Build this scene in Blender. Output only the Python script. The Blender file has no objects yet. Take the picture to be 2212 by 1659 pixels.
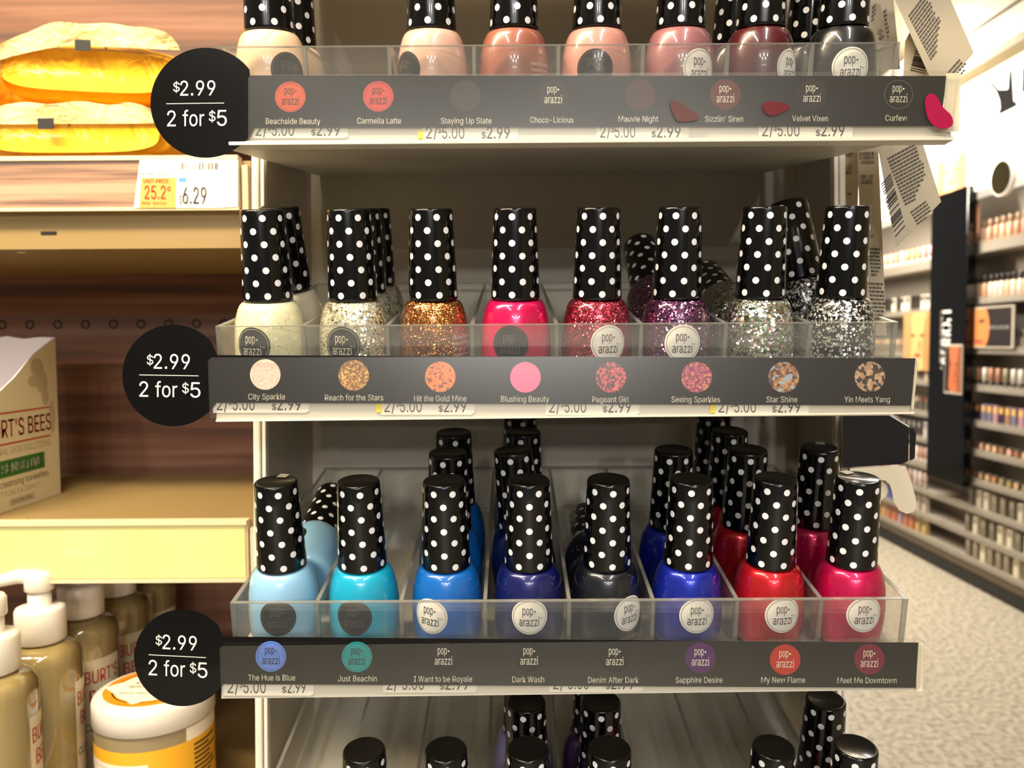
import bpy, math, random
from math import sin, cos, pi, radians, sqrt, atan2
from mathutils import Matrix, Vector

S = bpy.context.scene
COL = S.collection
random.seed(7)

# ------------------------------------------------------------------ camera
FPX, CX, CY = 1750.0, 1106.0, 829.5          # focal length and centre of the 2212 x 1659 frame, in pixels
ROLL, TH, TAU = 0.0065, radians(3.0), radians(9.5)   # camera roll, camera pitch, tilt of the gravity-feed trays
EYE = Vector((0, 0, 1.40))
R0, U0, F0 = Vector((1, 0, 0)), Vector((0, sin(TH), cos(TH))), Vector((0, cos(TH), -sin(TH)))
cam_d = bpy.data.cameras.new('camera')
cam = bpy.data.objects.new('camera', cam_d)
COL.objects.link(cam)
_r = cos(ROLL) * R0 - sin(ROLL) * U0
_u = sin(ROLL) * R0 + cos(ROLL) * U0
cam.matrix_world = Matrix(((_r.x, _u.x, -F0.x, EYE.x), (_r.y, _u.y, -F0.y, EYE.y), (_r.z, _u.z, -F0.z, EYE.z), (0, 0, 0, 1)))
cam_d.sensor_width = 36
cam_d.lens = FPX / 2212 * 36
cam_d.clip_start = 0.01
cam_d.dof.use_dof = True
cam_d.dof.focus_distance = 0.365
cam_d.dof.aperture_fstop = 13.5
S.camera = cam

# ------------------------------------------------------------------ world, exposure, large lights
S.view_settings.view_transform = 'Standard'
S.view_settings.look = 'None'
S.view_settings.exposure = 0.12
S.view_settings.gamma = 1.0
S.view_settings.use_curve_mapping = False
S.cycles.max_bounces = 10
S.cycles.transparent_max_bounces = 40
S.cycles.sample_clamp_indirect = 6.0
S.cycles.caustics_reflective = False
S.cycles.caustics_refractive = False
w = bpy.data.worlds.new('store_interior')
S.world = w
w.use_nodes = True
w.node_tree.nodes['Background'].inputs[0].default_value = (1.0, 0.91, 0.80, 1)
w.node_tree.nodes['Background'].inputs[1].default_value = 0.2


def area(name, loc, target, sx, sy, power, col=(1, .92, .8)):
    d = bpy.data.lights.new(name, 'AREA')
    d.shape = 'RECTANGLE'
    d.size, d.size_y, d.energy, d.color = sx, sy, power, col
    o = bpy.data.objects.new(name, d)
    COL.objects.link(o)
    o.location = loc
    o.rotation_euler = (Vector(target) - Vector(loc)).to_track_quat('-Z', 'Y').to_euler()
    return o


# fluorescent tubes of the store ceiling, over and behind the camera
for lx, ly, pw in ((-0.9, -0.6, 12), (0.45, -0.6, 12), (-0.9, -1.7, 18), (0.45, -1.7, 18), (-1.2, -6.2, 130), (0.1, -6.2, 130), (1.4, -6.2, 130), (-0.5, -8.2, 180), (0.9, -8.2, 180), (-1.0, -14, 120), (0.2, -14, 120), (1.4, -14, 120), (1.3, 2.0, 16), (1.4, 4.2, 20)):
    area('ceiling_tube_lamp', (lx, ly, 3.05), (lx, ly, 0), 0.16, 1.2, pw, (1, .965, .915))
# warm strip lamp in the canopy of the skin-care gondola on the left
area('canopy_strip_lamp', (-0.52, 0.16, 2.02), (-0.42, 0.70, 1.35), 0.8, 0.07, 17, (1, .80, .52))
# lamp strip of the make-up wall on the right
area('wall_wash_lamp', (1.75, 5.0, 2.9), (2.65, 5.0, 1.3), 0.1, 2.8, 190, (1, .91, .78))


# ------------------------------------------------------------------ geometry helpers
def uv(px, py):
    a, b = (px - CX) / FPX, (py - CY) / FPX
    return a * cos(ROLL) - b * sin(ROLL), a * sin(ROLL) + b * cos(ROLL)


def ray(px, py):
    u, v = uv(px, py)
    return F0 + u * R0 - v * U0


def on_x(px, py, x):
    r = ray(px, py)
    return EYE + r * (x / r.x)


def on_y(px, py, y):
    r = ray(px, py)
    return EYE + r * (y / r.y)


def on_z(px, py, z):
    r = ray(px, py)
    return EYE + r * ((z - EYE.z) / r.z)


# frames: WF plain world, DF the leaning display tower (x, depth, up), TF the tilted trays; lengths in mm
WF = Matrix.Identity(4)
DF = Matrix.Translation(EYE) @ Matrix.Rotation(-TH, 4, 'X')
TF = Matrix.Translation(EYE) @ Matrix.Rotation(TAU, 4, 'X')
_T2D = Matrix.Rotation(TH + TAU, 3, 'X')


def dp(px, py, a):                         # a point of the tower frame at depth a (mm)
    u, v = uv(px, py)
    return (u * a, a, -v * a)


def t2d(x, y, z):
    return tuple(_T2D @ Vector((x, y, z)))


class MB:
    """collects shapes (mm) and links them as ONE mesh object"""

    def __init__(s):
        s.v, s.f, s.m, s.sm, s.mats = [], [], [], [], []

    def mi(s, m):
        if m not in s.mats:
            s.mats.append(m)
        return s.mats.index(m)

    def add(s, vs, fs, m, smooth=False):
        k = len(s.v)
        i = s.mi(m)
        s.v += [tuple(p) for p in vs]
        for f in fs:
            s.f.append([q + k for q in f])
            s.m.append(i)
            s.sm.append(smooth)
        return s

    def box(s, x0, x1, y0, y1, z0, z1, m):
        vs = [(x, y, z) for z in (z0, z1) for x, y in ((x0, y0), (x1, y0), (x1, y1), (x0, y1))]
        return s.add(vs, [(3, 2, 1, 0), (4, 5, 6, 7), (0, 1, 5, 4), (1, 2, 6, 5), (2, 3, 7, 6), (3, 0, 4, 7)], m)

    def hexa(s, p, m):                     # eight corners: lower ring, upper ring
        return s.add(p, [(3, 2, 1, 0), (4, 5, 6, 7), (0, 1, 5, 4), (1, 2, 6, 5), (2, 3, 7, 6), (3, 0, 4, 7)], m)

    def prism(s, pts, fn0, fn1, m, side=None):
        """outline (a, b) counter-clockwise seen from the front; fn0 front map, fn1 back map"""
        n = len(pts)
        side = side or m
        s.add([fn0(*p) for p in pts], [tuple(range(n))], m)
        s.add([fn1(*p) for p in pts], [tuple(range(n - 1, -1, -1))], m)
        s.add([fn0(*p) for p in pts] + [fn1(*p) for p in pts],
              [(i, n + i, n + (i + 1) % n, (i + 1) % n) for i in range(n)], side)
        return s

    def lathe(s, prof, m, n=40, c=(0, 0, 0), smooth=True):
        vs, fs = [], []
        for r, z in prof:
            for k in range(n):
                a = 2 * pi * k / n
                vs.append((c[0] + r * cos(a), c[1] + r * sin(a), c[2] + z))
        for j in range(len(prof) - 1):
            for k in range(n):
                fs.append((j * n + k, j * n + (k + 1) % n, (j + 1) * n + (k + 1) % n, (j + 1) * n + k))
        if prof[0][0] > 1e-6:
            fs.append(tuple(range(n - 1, -1, -1)))
        if prof[-1][0] > 1e-6:
            b = (len(prof) - 1) * n
            fs.append(tuple(range(b, b + n)))
        return s.add(vs, fs, m, smooth)

    def grid(s, fn, nu, nv, m, smooth=True):
        vs = [fn(i / nu, j / nv) for j in range(nv + 1) for i in range(nu + 1)]
        fs = [(j * (nu + 1) + i, j * (nu + 1) + i + 1, (j + 1) * (nu + 1) + i + 1, (j + 1) * (nu + 1) + i) for j in range(nv) for i in range(nu)]
        return s.add(vs, fs, m, smooth)

    def tube(s, path, r, m, n=10):
        path = [Vector(p) for p in path]
        vs, fs = [], []
        for i, p in enumerate(path):
            d = (path[min(i + 1, len(path) - 1)] - path[max(i - 1, 0)]).normalized()
            e = d.orthogonal().normalized() if i == 0 else (e - d * e.dot(d)).normalized()
            g = d.cross(e)
            rr = r[i] if isinstance(r, (list, tuple)) else r
            vs += [tuple(p + rr * (cos(2 * pi * k / n) * e + sin(2 * pi * k / n) * g)) for k in range(n)]
        for j in range(len(path) - 1):
            fs += [(j * n + k, j * n + (k + 1) % n, (j + 1) * n + (k + 1) % n, (j + 1) * n + k) for k in range(n)]
        fs += [tuple(range(n - 1, -1, -1)), tuple(range((len(path) - 1) * n, len(path) * n))]
        return s.add(vs, fs, m, True)

    def disc(s, fn, r, m, n=40, r0=0.0):
        if r0 > 0:
            vs = [fn(q * cos(2 * pi * k / n), q * sin(2 * pi * k / n)) for q in (r0, r) for k in range(n)]
            return s.add(vs, [(k, n + k, n + (k + 1) % n, (k + 1) % n) for k in range(n)], m)
        vs = [fn(0, 0)] + [fn(r * j / 4 * cos(2 * pi * k / n), r * j / 4 * sin(2 * pi * k / n)) for j in (1, 2, 3, 4) for k in range(n)]
        fs = [(0, 1 + k, 1 + (k + 1) % n) for k in range(n)]
        for j in range(3):
            fs += [(1 + j * n + k, 1 + (j + 1) * n + k, 1 + (j + 1) * n + (k + 1) % n, 1 + j * n + (k + 1) % n) for k in range(n)]
        return s.add(vs, fs, m, True)

    def text(s, string, fn, cx, base, width, cap, m, bold=0.0, align='C'):
        vs, fs, w_, _ = text_shape(string, bold)
        k = width / w_
        x0 = cx - width / 2 if align == 'C' else cx
        return s.add([fn(x0 + p[0] * k, base + p[1] * cap) for p in vs], fs, m)

    def rect(s, fn, x0, x1, z0, z1, m):
        return s.add([fn(x0, z0), fn(x1, z0), fn(x1, z1), fn(x0, z1)], [(0, 1, 2, 3)], m)

    def mesh(s, name):
        me = bpy.data.meshes.new(name)
        me.from_pydata([(p[0] * .001, p[1] * .001, p[2] * .001) for p in s.v], [], s.f)
        for m in s.mats:
            me.materials.append(m)
        me.polygons.foreach_set('material_index', s.m)
        me.polygons.foreach_set('use_smooth', s.sm)
        me.update()
        return me

    def build(s, name, parent=None, frame=None, bevel=0, seg=2, sharp=None):
        o = bpy.data.objects.new(name, s.mesh(name))
        COL.objects.link(o)
        if parent is not None:
            o.parent = parent
        if frame is not None:
            o.matrix_world = frame
        if bevel:
            b = o.modifiers.new('edge', 'BEVEL')
            b.width, b.segments, b.limit_method = bevel * .001, seg, 'ANGLE'
        return o


# letter shapes as flat polygons: for every character its advance, its points (capital height = 300) and its triangles
CHARS = " ABCDEFGHIJKLMNOPQRSTUVWXYZabcdefghijklmnopqrstuvwxyz0123456789$.,'/:-%&¢É"
SHAPES = (
    (111,(),()),
    (283,(10,0,119,300,163,300,273,0,233,0,169,178,163,197,156,219,147,247,137,282,145,282,134,247,126,219,118,196,112,178,50,0,65,84,65,117,218,117,218,84),(0,9,1,9,2,1,9,10,2,10,3,2,0,17,9,17,11,9,11,8,9,11,8,10,8,18,10,18,3,10,7,18,8,17,12,11,6,18,7,17,13,12,5,18,6,17,14,13,17,16,14,16,15,14,4,19,5,19,18,5,0,16,17,16,18,17,16,19,18,19,3,18,0,15,16,4,3,19)),
    (269,(35,0,35,300,142,300,171,297,194,289,212,277,225,261,232,242,235,220,233,203,228,189,220,177,210,169,198,162,186,157,186,155,200,152,214,145,227,134,237,120,244,102,246,80,244,59,236,39,223,23,203,11,178,3,145,0,73,34,144,34,174,37,194,47,206,62,210,81,208,95,202,108,193,120,180,129,165,134,146,136,73,136,73,168,140,168,156,170,170,175,182,182,191,192,196,205,198,219,195,238,184,253,167,263,142,266,73,266),(0,53,1,53,2,1,53,3,2,53,4,3,53,5,4,53,52,5,52,6,5,0,41,53,51,6,52,50,6,51,50,7,6,49,7,50,49,8,7,48,8,49,48,9,8,47,9,48,46,9,47,46,10,9,45,10,46,45,11,10,44,11,45,44,12,11,43,12,44,42,12,43,42,13,12,0,40,41,40,42,41,40,13,42,40,14,13,40,15,14,40,16,15,40,17,16,40,39,17,39,18,17,0,28,40,38,18,39,37,18,38,37,19,18,36,19,37,36,20,19,35,20,36,34,20,35,34,21,20,33,21,34,32,21,33,32,22,21,31,22,32,31,23,22,30,23,31,30,24,23,29,24,30,0,29,28,0,24,29,0,25,24,0,26,25,0,27,26)),
    (301,(158,-4,121,1,89,15,62,37,41,68,28,106,24,150,28,194,41,232,62,262,89,285,121,299,158,304,180,302,201,297,220,289,237,278,252,264,264,247,273,227,279,205,241,205,236,220,230,233,221,244,211,253,199,260,186,265,172,268,158,269,132,265,108,255,89,238,74,215,64,185,61,150,64,115,74,85,89,62,108,45,132,35,158,31,172,32,186,35,199,40,211,48,221,57,230,67,236,80,241,95,279,95,273,73,264,53,252,37,237,22,220,11,201,3,180,-2),(11,13,12,11,14,13,10,14,11,10,15,14,10,16,15,9,16,10,9,29,16,29,17,16,9,30,29,28,17,29,27,17,28,9,31,30,26,17,27,26,18,17,8,31,9,25,18,26,8,32,31,24,18,25,24,19,18,23,19,24,8,33,32,22,19,23,7,33,8,22,20,19,21,20,22,7,34,33,6,34,7,6,35,34,5,35,6,5,36,35,5,37,36,4,37,5,48,50,49,48,51,50,4,38,37,47,51,48,47,52,51,3,38,4,46,52,47,3,39,38,45,52,46,45,53,52,44,53,45,3,40,39,43,53,44,2,40,3,43,54,53,42,54,43,2,41,40,41,54,42,2,54,41,2,55,54,1,55,2,1,56,55,1,57,56,0,57,1)),
    (296,(129,0,57,0,57,34,127,34,160,37,187,48,209,65,223,88,232,117,235,151,232,184,224,213,209,236,188,252,162,263,130,266,55,266,55,300,133,300,174,296,208,282,235,260,256,231,268,194,272,151,268,107,256,70,235,40,207,18,171,5,73,300,73,0,35,0,35,300),(16,17,18,16,18,19,16,19,20,16,20,15,15,20,21,14,15,21,13,14,21,13,21,22,12,13,22,11,12,22,11,22,23,10,11,23,10,23,24,9,10,24,8,9,24,8,24,25,7,8,25,7,25,26,6,7,26,6,26,27,5,6,27,4,5,27,4,27,28,3,4,28,1,2,3,1,3,28,1,28,29,1,29,0,32,33,30,32,30,31)),
    (247,(35,0,35,300,220,300,220,266,73,266,73,169,210,169,210,135,73,135,73,34,221,34,221,0),(0,4,1,4,2,1,4,3,2,0,5,4,0,8,5,8,6,5,8,7,6,0,9,8,0,10,9,0,11,10)),
    (242,(35,0,35,300,218,300,218,266,73,266,73,164,204,164,204,130,73,130,73,0),(0,4,1,4,2,1,4,3,2,0,5,4,0,8,5,8,6,5,8,7,6,0,9,8)),
    (307,(158,-4,121,1,88,15,61,38,41,68,28,106,24,150,28,194,41,232,61,262,88,285,120,299,156,304,179,302,201,297,220,288,238,277,253,262,265,246,274,227,280,206,241,206,235,219,228,232,220,243,210,252,199,259,186,264,172,268,156,269,131,265,108,255,89,238,74,215,64,185,61,150,64,115,74,85,89,62,109,45,132,35,158,31,182,34,203,42,221,55,234,73,242,94,245,119,256,117,167,117,167,151,282,151,282,118,278,83,266,54,247,29,222,11,192,0),(11,13,12,11,14,13,10,14,11,10,15,14,10,16,15,9,16,10,9,29,16,29,17,16,9,30,29,28,17,29,27,17,28,9,31,30,26,17,27,8,31,9,26,18,17,25,18,26,8,32,31,24,18,25,24,19,18,23,19,24,8,33,32,7,33,8,22,19,23,22,20,19,21,20,22,7,34,33,6,34,7,6,35,34,49,51,50,49,47,51,47,52,51,5,35,6,5,36,35,49,46,47,48,52,47,48,53,52,46,48,49,46,53,48,5,37,36,4,37,5,45,53,46,4,38,37,45,54,53,44,54,45,3,38,4,3,39,38,43,54,44,43,55,54,3,40,39,42,55,43,2,40,3,2,41,40,41,55,42,2,55,41,2,56,55,1,56,2,1,57,56,0,57,1)),
    (305,(35,0,35,300,73,300,73,170,231,170,231,300,269,300,269,0,231,0,231,137,73,137,73,0),(0,2,1,0,3,2,4,6,5,4,7,6,0,10,3,10,4,3,10,9,4,9,7,4,0,11,10,8,7,9)),
    (177,(18,0,18,34,70,34,70,266,18,266,18,300,159,300,159,266,108,266,108,34,159,34,159,0),(4,6,5,4,7,6,3,7,4,2,8,3,8,7,3,2,9,8,0,2,1,0,9,2,0,10,9,0,11,10)),
    (234,(109,-4,73,2,44,19,26,48,20,86,20,102,58,102,58,86,61,61,72,44,88,33,109,29,130,33,146,44,157,61,160,86,160,300,198,300,198,86,192,48,173,19,145,2),(15,17,16,15,18,17,4,6,5,4,7,6,3,7,4,3,8,7,14,18,15,14,19,18,3,9,8,13,19,14,2,9,3,13,20,19,2,10,9,12,20,13,11,20,12,2,11,10,2,20,11,1,20,2,1,21,20,0,21,1)),
    (275,(62,86,62,127,72,141,82,154,92,167,103,179,114,191,125,203,214,300,264,300,136,163,134,163,35,0,35,300,73,300,73,197,73,133,73,114,73,0,219,0,111,153,134,182,265,0),(7,8,9,7,9,10,6,7,10,5,6,10,4,5,11,11,5,10,3,4,11,3,11,0,2,3,0,1,2,0,12,13,14,12,14,15,12,15,16,12,16,17,12,17,18,20,21,22,19,20,22)),
    (232,(35,0,35,300,73,300,73,34,213,34,213,0),(0,2,1,0,3,2,0,4,3,0,5,4)),
    (370,(35,0,35,300,89,300,163,110,166,103,169,94,173,83,176,72,180,61,184,49,187,39,190,29,181,29,184,38,187,49,191,60,195,71,198,83,202,93,205,103,208,110,281,300,335,300,335,0,297,0,297,172,297,182,297,193,298,205,298,217,298,230,298,244,299,257,299,270,302,270,298,256,293,241,289,227,284,214,280,201,276,190,272,180,269,172,202,0,169,0,100,172,97,179,94,189,90,201,85,213,81,226,76,240,71,255,66,270,70,270,70,258,71,245,71,232,71,219,71,206,72,194,72,182,72,172,72,0),(0,53,1,53,2,1,53,54,2,54,3,2,20,33,21,33,22,21,33,34,22,34,23,22,0,52,53,55,3,54,20,32,33,35,32,34,32,23,34,56,52,55,52,3,55,20,35,32,35,31,32,20,36,35,0,56,52,56,51,52,0,57,56,20,37,36,0,58,57,20,38,37,0,59,58,20,39,38,0,60,59,20,40,39,0,61,60,20,41,40,0,62,61,20,42,41,0,63,62,20,43,42,19,43,20,18,43,19,17,43,18,16,43,17,15,43,16,14,43,15,13,10,14,10,43,14,13,11,10,12,11,13)),
    (309,(35,0,35,300,80,300,202,108,208,99,214,89,221,77,229,63,236,48,244,32,239,32,237,48,236,64,236,79,235,93,235,105,235,115,235,300,273,300,273,0,228,0,119,171,112,183,105,195,96,209,87,225,76,244,63,267,70,268,71,246,72,226,73,209,73,193,74,181,74,172,74,0),(0,27,1,27,2,1,27,28,2,28,3,2,16,18,17,16,19,18,29,26,28,26,3,28,0,29,27,29,26,27,0,30,29,25,3,26,0,31,30,24,3,25,23,3,24,0,32,31,22,3,23,0,33,32,21,3,22,0,34,33,0,35,34,20,3,21,15,19,16,20,4,3,14,19,15,20,5,4,13,19,14,20,6,5,12,19,13,20,7,6,11,19,12,20,8,7,20,10,8,10,9,8,10,19,11,20,19,10)),
    (314,(157,-4,121,1,89,15,62,37,41,68,28,106,24,150,28,194,41,232,62,262,89,285,121,299,157,304,194,299,226,285,253,262,274,232,286,194,291,150,286,106,274,68,253,37,226,15,194,1,157,31,183,35,206,45,226,62,241,85,250,114,254,150,250,185,241,215,226,238,206,255,183,265,157,269,132,265,109,255,89,238,74,215,64,185,61,150,64,114,74,85,89,62,109,45,132,35),(11,13,12,10,13,11,10,14,13,9,14,10,9,36,14,36,15,14,9,37,36,35,15,36,34,15,35,9,38,37,8,38,9,34,16,15,33,16,34,8,39,38,32,16,33,8,40,39,7,40,8,32,17,16,31,17,32,7,41,40,6,41,7,31,18,17,30,18,31,6,42,41,5,42,6,5,43,42,29,18,30,29,19,18,5,44,43,28,19,29,4,44,5,28,20,19,4,45,44,27,20,28,3,45,4,27,21,20,3,46,45,26,21,27,3,47,46,25,21,26,25,22,21,2,47,3,2,24,47,24,22,25,2,22,24,1,22,2,1,23,22,1,0,23)),
    (262,(35,0,35,300,139,300,170,297,196,287,216,273,230,253,238,231,241,205,238,179,230,157,216,137,196,122,170,113,139,110,64,110,64,143,137,143,158,145,175,151,188,161,196,173,201,188,203,205,201,222,196,237,188,249,175,259,158,265,137,267,73,267,73,0),(0,30,1,30,2,1,30,3,2,30,4,3,30,5,4,30,29,5,29,28,5,28,6,5,0,16,30,16,31,30,27,6,28,26,6,27,26,7,6,25,7,26,24,7,25,24,8,7,23,8,24,22,8,23,22,9,8,21,9,22,21,10,9,20,10,21,19,10,20,19,11,10,18,11,19,17,11,18,0,15,16,31,17,16,31,14,17,14,11,17,14,12,11,14,13,12,0,14,15,0,31,14)),
    (314,(145,94,184,94,218,50,226,38,276,-28,236,-28,204,16,195,27,157,-4,121,1,89,15,62,37,41,68,28,106,24,150,28,194,41,232,62,262,89,285,121,299,157,304,194,299,226,285,253,262,274,232,286,194,291,150,286,106,274,68,253,37,226,15,194,1,157,31,183,35,206,45,226,62,241,85,250,114,254,150,250,185,241,215,226,238,206,255,183,265,157,269,132,265,109,255,89,238,74,215,64,185,61,150,64,114,74,85,89,62,109,45,132,35),(19,21,20,18,21,19,18,22,21,17,22,18,17,44,22,44,23,22,17,45,44,43,23,44,42,23,43,17,46,45,16,46,17,42,24,23,41,24,42,16,47,46,40,24,41,16,48,47,15,48,16,40,25,24,39,25,40,15,49,48,14,49,15,39,26,25,38,26,39,14,50,49,13,50,14,13,51,50,37,26,38,37,27,26,13,52,51,36,27,37,12,52,13,36,28,27,7,1,0,7,34,1,34,2,1,12,53,52,35,28,36,11,53,12,35,29,28,11,54,53,34,2,35,2,29,35,3,29,2,11,55,54,33,7,34,4,29,3,30,4,29,10,55,11,10,32,55,32,7,33,10,7,32,10,6,7,10,31,6,31,5,6,9,31,10,31,4,30,9,8,31,5,4,31)),
    (265,(35,0,35,300,139,300,171,297,196,288,216,274,230,255,239,233,241,208,239,182,230,160,216,142,196,128,171,119,139,117,57,117,57,150,138,150,159,152,176,157,188,166,197,177,202,191,204,208,202,224,197,239,188,250,175,259,159,265,137,267,73,267,73,0,208,0,136,135,179,135,252,0),(0,1,16,16,1,30,30,1,2,30,2,3,30,3,4,30,4,5,30,5,29,29,5,28,28,5,6,16,30,31,27,28,6,26,27,6,26,6,7,25,26,7,24,25,7,24,7,8,23,24,8,22,23,8,22,8,9,21,22,9,21,9,10,20,21,10,19,20,10,19,10,11,18,19,11,17,18,11,0,16,15,31,16,17,31,17,14,14,17,11,14,11,12,14,12,13,0,15,14,0,14,31,32,33,34,32,34,35)),
    (263,(132,-5,101,-3,75,5,54,18,38,35,27,56,23,81,62,81,65,65,73,52,84,42,98,35,114,30,132,29,151,31,169,36,183,43,194,54,201,67,204,82,202,95,196,106,186,114,174,121,160,126,144,131,108,141,75,154,51,171,36,192,31,220,34,243,44,264,60,281,81,294,106,301,134,304,162,301,186,293,207,281,222,265,232,245,236,223,199,223,193,243,178,258,158,267,133,270,115,269,99,264,86,257,76,247,70,235,68,221,70,208,77,197,88,188,100,182,113,177,125,173,156,165,169,161,184,155,198,149,212,140,223,129,233,116,239,101,241,82,238,58,228,37,212,20,191,6,164,-2),(35,37,36,34,37,35,34,38,37,33,38,34,33,39,38,33,40,39,32,47,33,47,40,33,32,48,47,46,40,47,32,49,48,45,40,46,45,41,40,31,49,32,31,50,49,44,41,45,31,51,50,31,52,51,44,42,41,30,52,31,43,42,44,30,53,52,30,54,53,29,54,30,29,55,54,29,56,55,28,56,29,28,57,56,28,58,57,28,59,58,28,60,59,27,60,28,27,61,60,27,62,61,27,63,62,26,63,27,26,64,63,25,64,26,25,65,64,24,65,25,24,66,65,23,66,24,22,66,23,22,67,66,21,67,22,20,67,21,20,68,67,19,68,20,18,68,19,18,69,68,5,7,6,5,8,7,17,69,18,5,9,8,17,70,69,4,9,5,16,70,17,4,10,9,15,70,16,4,11,10,15,71,70,14,71,15,3,11,4,3,12,11,13,71,14,3,13,12,3,71,13,3,72,71,2,72,3,2,73,72,1,73,2,1,0,73)),
    (265,(19,266,19,300,246,300,246,266,151,266,151,0,114,0,114,266),(0,2,1,0,3,2,7,3,0,6,4,7,4,3,7,6,5,4)),
    (305,(153,-5,119,-1,91,9,67,26,50,47,39,73,35,102,35,300,73,300,73,105,76,85,83,67,95,52,110,40,130,33,153,30,176,33,195,40,211,52,222,67,229,85,232,105,232,300,270,300,270,102,266,73,255,47,238,26,214,9,186,-1),(6,8,7,6,9,8,21,23,22,21,24,23,6,10,9,20,24,21,5,10,6,20,25,24,5,11,10,19,25,20,19,26,25,4,11,5,4,12,11,18,26,19,4,13,12,17,26,18,3,13,4,17,27,26,3,14,13,16,27,17,3,15,14,15,27,16,3,27,15,2,27,3,2,28,27,1,28,2,1,29,28,0,29,1)),
    (283,(120,0,10,300,50,300,113,122,119,104,127,81,136,53,146,18,138,18,149,53,157,81,165,104,171,122,233,300,273,300,164,0),(0,2,1,0,3,2,12,14,13,12,15,14,0,4,3,11,15,12,10,15,11,0,5,4,9,15,10,0,6,5,8,7,9,7,15,9,0,7,6,0,15,7)),
    (405,(91,0,10,300,49,300,96,116,100,101,103,86,107,71,110,55,113,39,116,23,112,23,115,39,118,55,121,71,125,86,128,101,132,116,181,300,224,300,272,116,276,101,280,86,283,71,287,55,290,39,293,23,288,23,291,39,294,55,297,71,301,86,305,101,308,116,356,300,395,300,313,0,269,0,217,190,212,210,207,231,203,254,198,280,206,280,202,255,198,233,193,212,187,190,136,0),(0,2,1,0,3,2,16,41,17,41,18,17,41,42,18,42,19,18,32,34,33,32,35,34,16,43,41,43,40,41,43,40,42,40,19,42,16,44,43,39,19,40,16,45,44,38,19,39,16,46,45,37,19,38,16,47,46,36,19,37,0,4,3,15,47,16,36,20,19,31,35,32,0,5,4,14,47,15,36,21,20,30,35,31,0,6,5,13,47,14,36,22,21,29,35,30,0,7,6,12,47,13,36,23,22,28,35,29,0,8,7,11,47,12,36,24,23,27,35,28,0,10,8,10,9,8,10,47,11,36,26,24,26,25,24,26,35,27,0,47,10,36,35,26)),
    (280,(11,0,128,168,128,139,17,300,61,300,105,236,113,224,120,213,126,203,132,194,137,184,144,172,137,172,143,184,149,194,154,203,160,213,167,224,176,236,220,300,263,300,153,141,153,169,269,0,225,0,172,76,165,88,158,97,153,106,147,115,142,125,136,136,144,136,138,125,133,116,127,107,122,98,115,88,107,76,54,0),(2,4,3,2,5,4,18,20,19,18,21,20,2,6,5,17,21,18,2,7,6,16,21,17,2,8,7,15,21,16,2,1,8,1,9,8,14,22,15,22,21,15,1,10,9,13,22,14,1,12,10,12,11,10,12,22,13,1,22,12,1,23,22,0,31,1,31,32,1,32,23,1,0,33,31,33,30,31,33,30,32,30,23,32,0,34,33,29,23,30,0,35,34,28,23,29,0,36,35,27,23,28,0,37,36,26,23,27,0,38,37,25,23,26,0,39,38,24,23,25)),
    (278,(120,0,120,123,10,300,54,300,113,203,123,187,131,172,139,156,147,136,132,136,140,156,148,173,156,188,165,203,225,300,268,300,158,123,158,0),(1,3,2,1,4,3,13,15,14,13,16,15,1,5,4,12,16,13,11,16,12,1,6,5,10,16,11,1,7,6,9,8,10,8,16,10,1,8,7,1,16,8,0,16,1,0,17,16)),
    (259,(25,0,25,27,161,227,171,240,181,254,191,267,201,280,205,268,187,267,168,267,150,266,131,266,24,266,24,300,234,300,234,272,99,76,89,62,79,48,68,33,57,20,53,32,71,33,90,33,108,34,126,34,236,34,236,0),(12,14,13,12,6,14,6,15,14,12,5,6,7,15,6,7,16,15,8,5,7,5,16,7,12,8,5,8,4,5,12,9,8,12,10,9,12,11,10,24,26,25,24,27,26,23,27,24,22,27,23,21,27,22)),
    (230,(94,-5,74,-3,56,3,40,13,28,26,20,43,18,64,20,81,25,95,34,106,46,114,59,120,74,124,89,127,105,130,123,132,138,134,149,136,156,139,161,143,162,150,162,151,161,164,157,175,151,184,141,190,130,194,115,195,101,194,88,190,78,184,69,177,63,170,59,161,24,172,34,190,46,204,61,214,78,221,96,225,114,227,127,226,141,224,155,219,169,213,180,203,190,189,196,171,199,148,199,0,163,0,163,31,161,31,156,23,149,14,139,7,127,1,112,-4,100,27,119,29,134,35,147,44,155,55,161,68,162,81,162,112,159,109,153,107,145,105,136,104,127,102,118,101,110,100,103,99,91,97,79,94,69,89,61,82,56,73,54,62,56,51,60,43,67,36,77,31,88,28),(39,41,40,39,42,41,38,42,39,38,43,42,37,43,38,37,44,43,36,44,37,36,45,44,35,45,36,35,27,45,27,46,45,35,28,27,26,46,27,35,29,28,25,46,26,35,30,29,34,30,35,24,46,25,24,47,46,34,31,30,23,47,24,34,32,31,22,47,23,33,32,34,22,48,47,21,48,22,20,48,21,19,48,20,19,49,48,18,49,19,17,65,18,65,49,18,16,65,17,15,65,16,14,65,15,13,65,14,12,65,13,11,65,12,10,65,11,9,65,10,9,66,65,64,49,65,9,67,66,9,68,67,8,68,9,8,69,68,8,70,69,8,71,70,8,72,71,8,73,72,8,74,73,8,75,74,7,75,8,7,76,75,7,77,76,7,78,77,63,49,64,6,78,7,6,79,78,62,49,63,5,79,6,5,80,79,61,51,62,51,49,62,5,81,80,60,51,61,4,81,5,4,82,81,4,83,82,59,52,60,52,51,60,4,84,83,59,53,52,50,49,51,58,53,59,4,58,84,4,53,58,3,53,4,3,54,53,3,55,54,2,55,3,2,56,55,1,56,2,1,57,56,0,57,1)),
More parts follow.
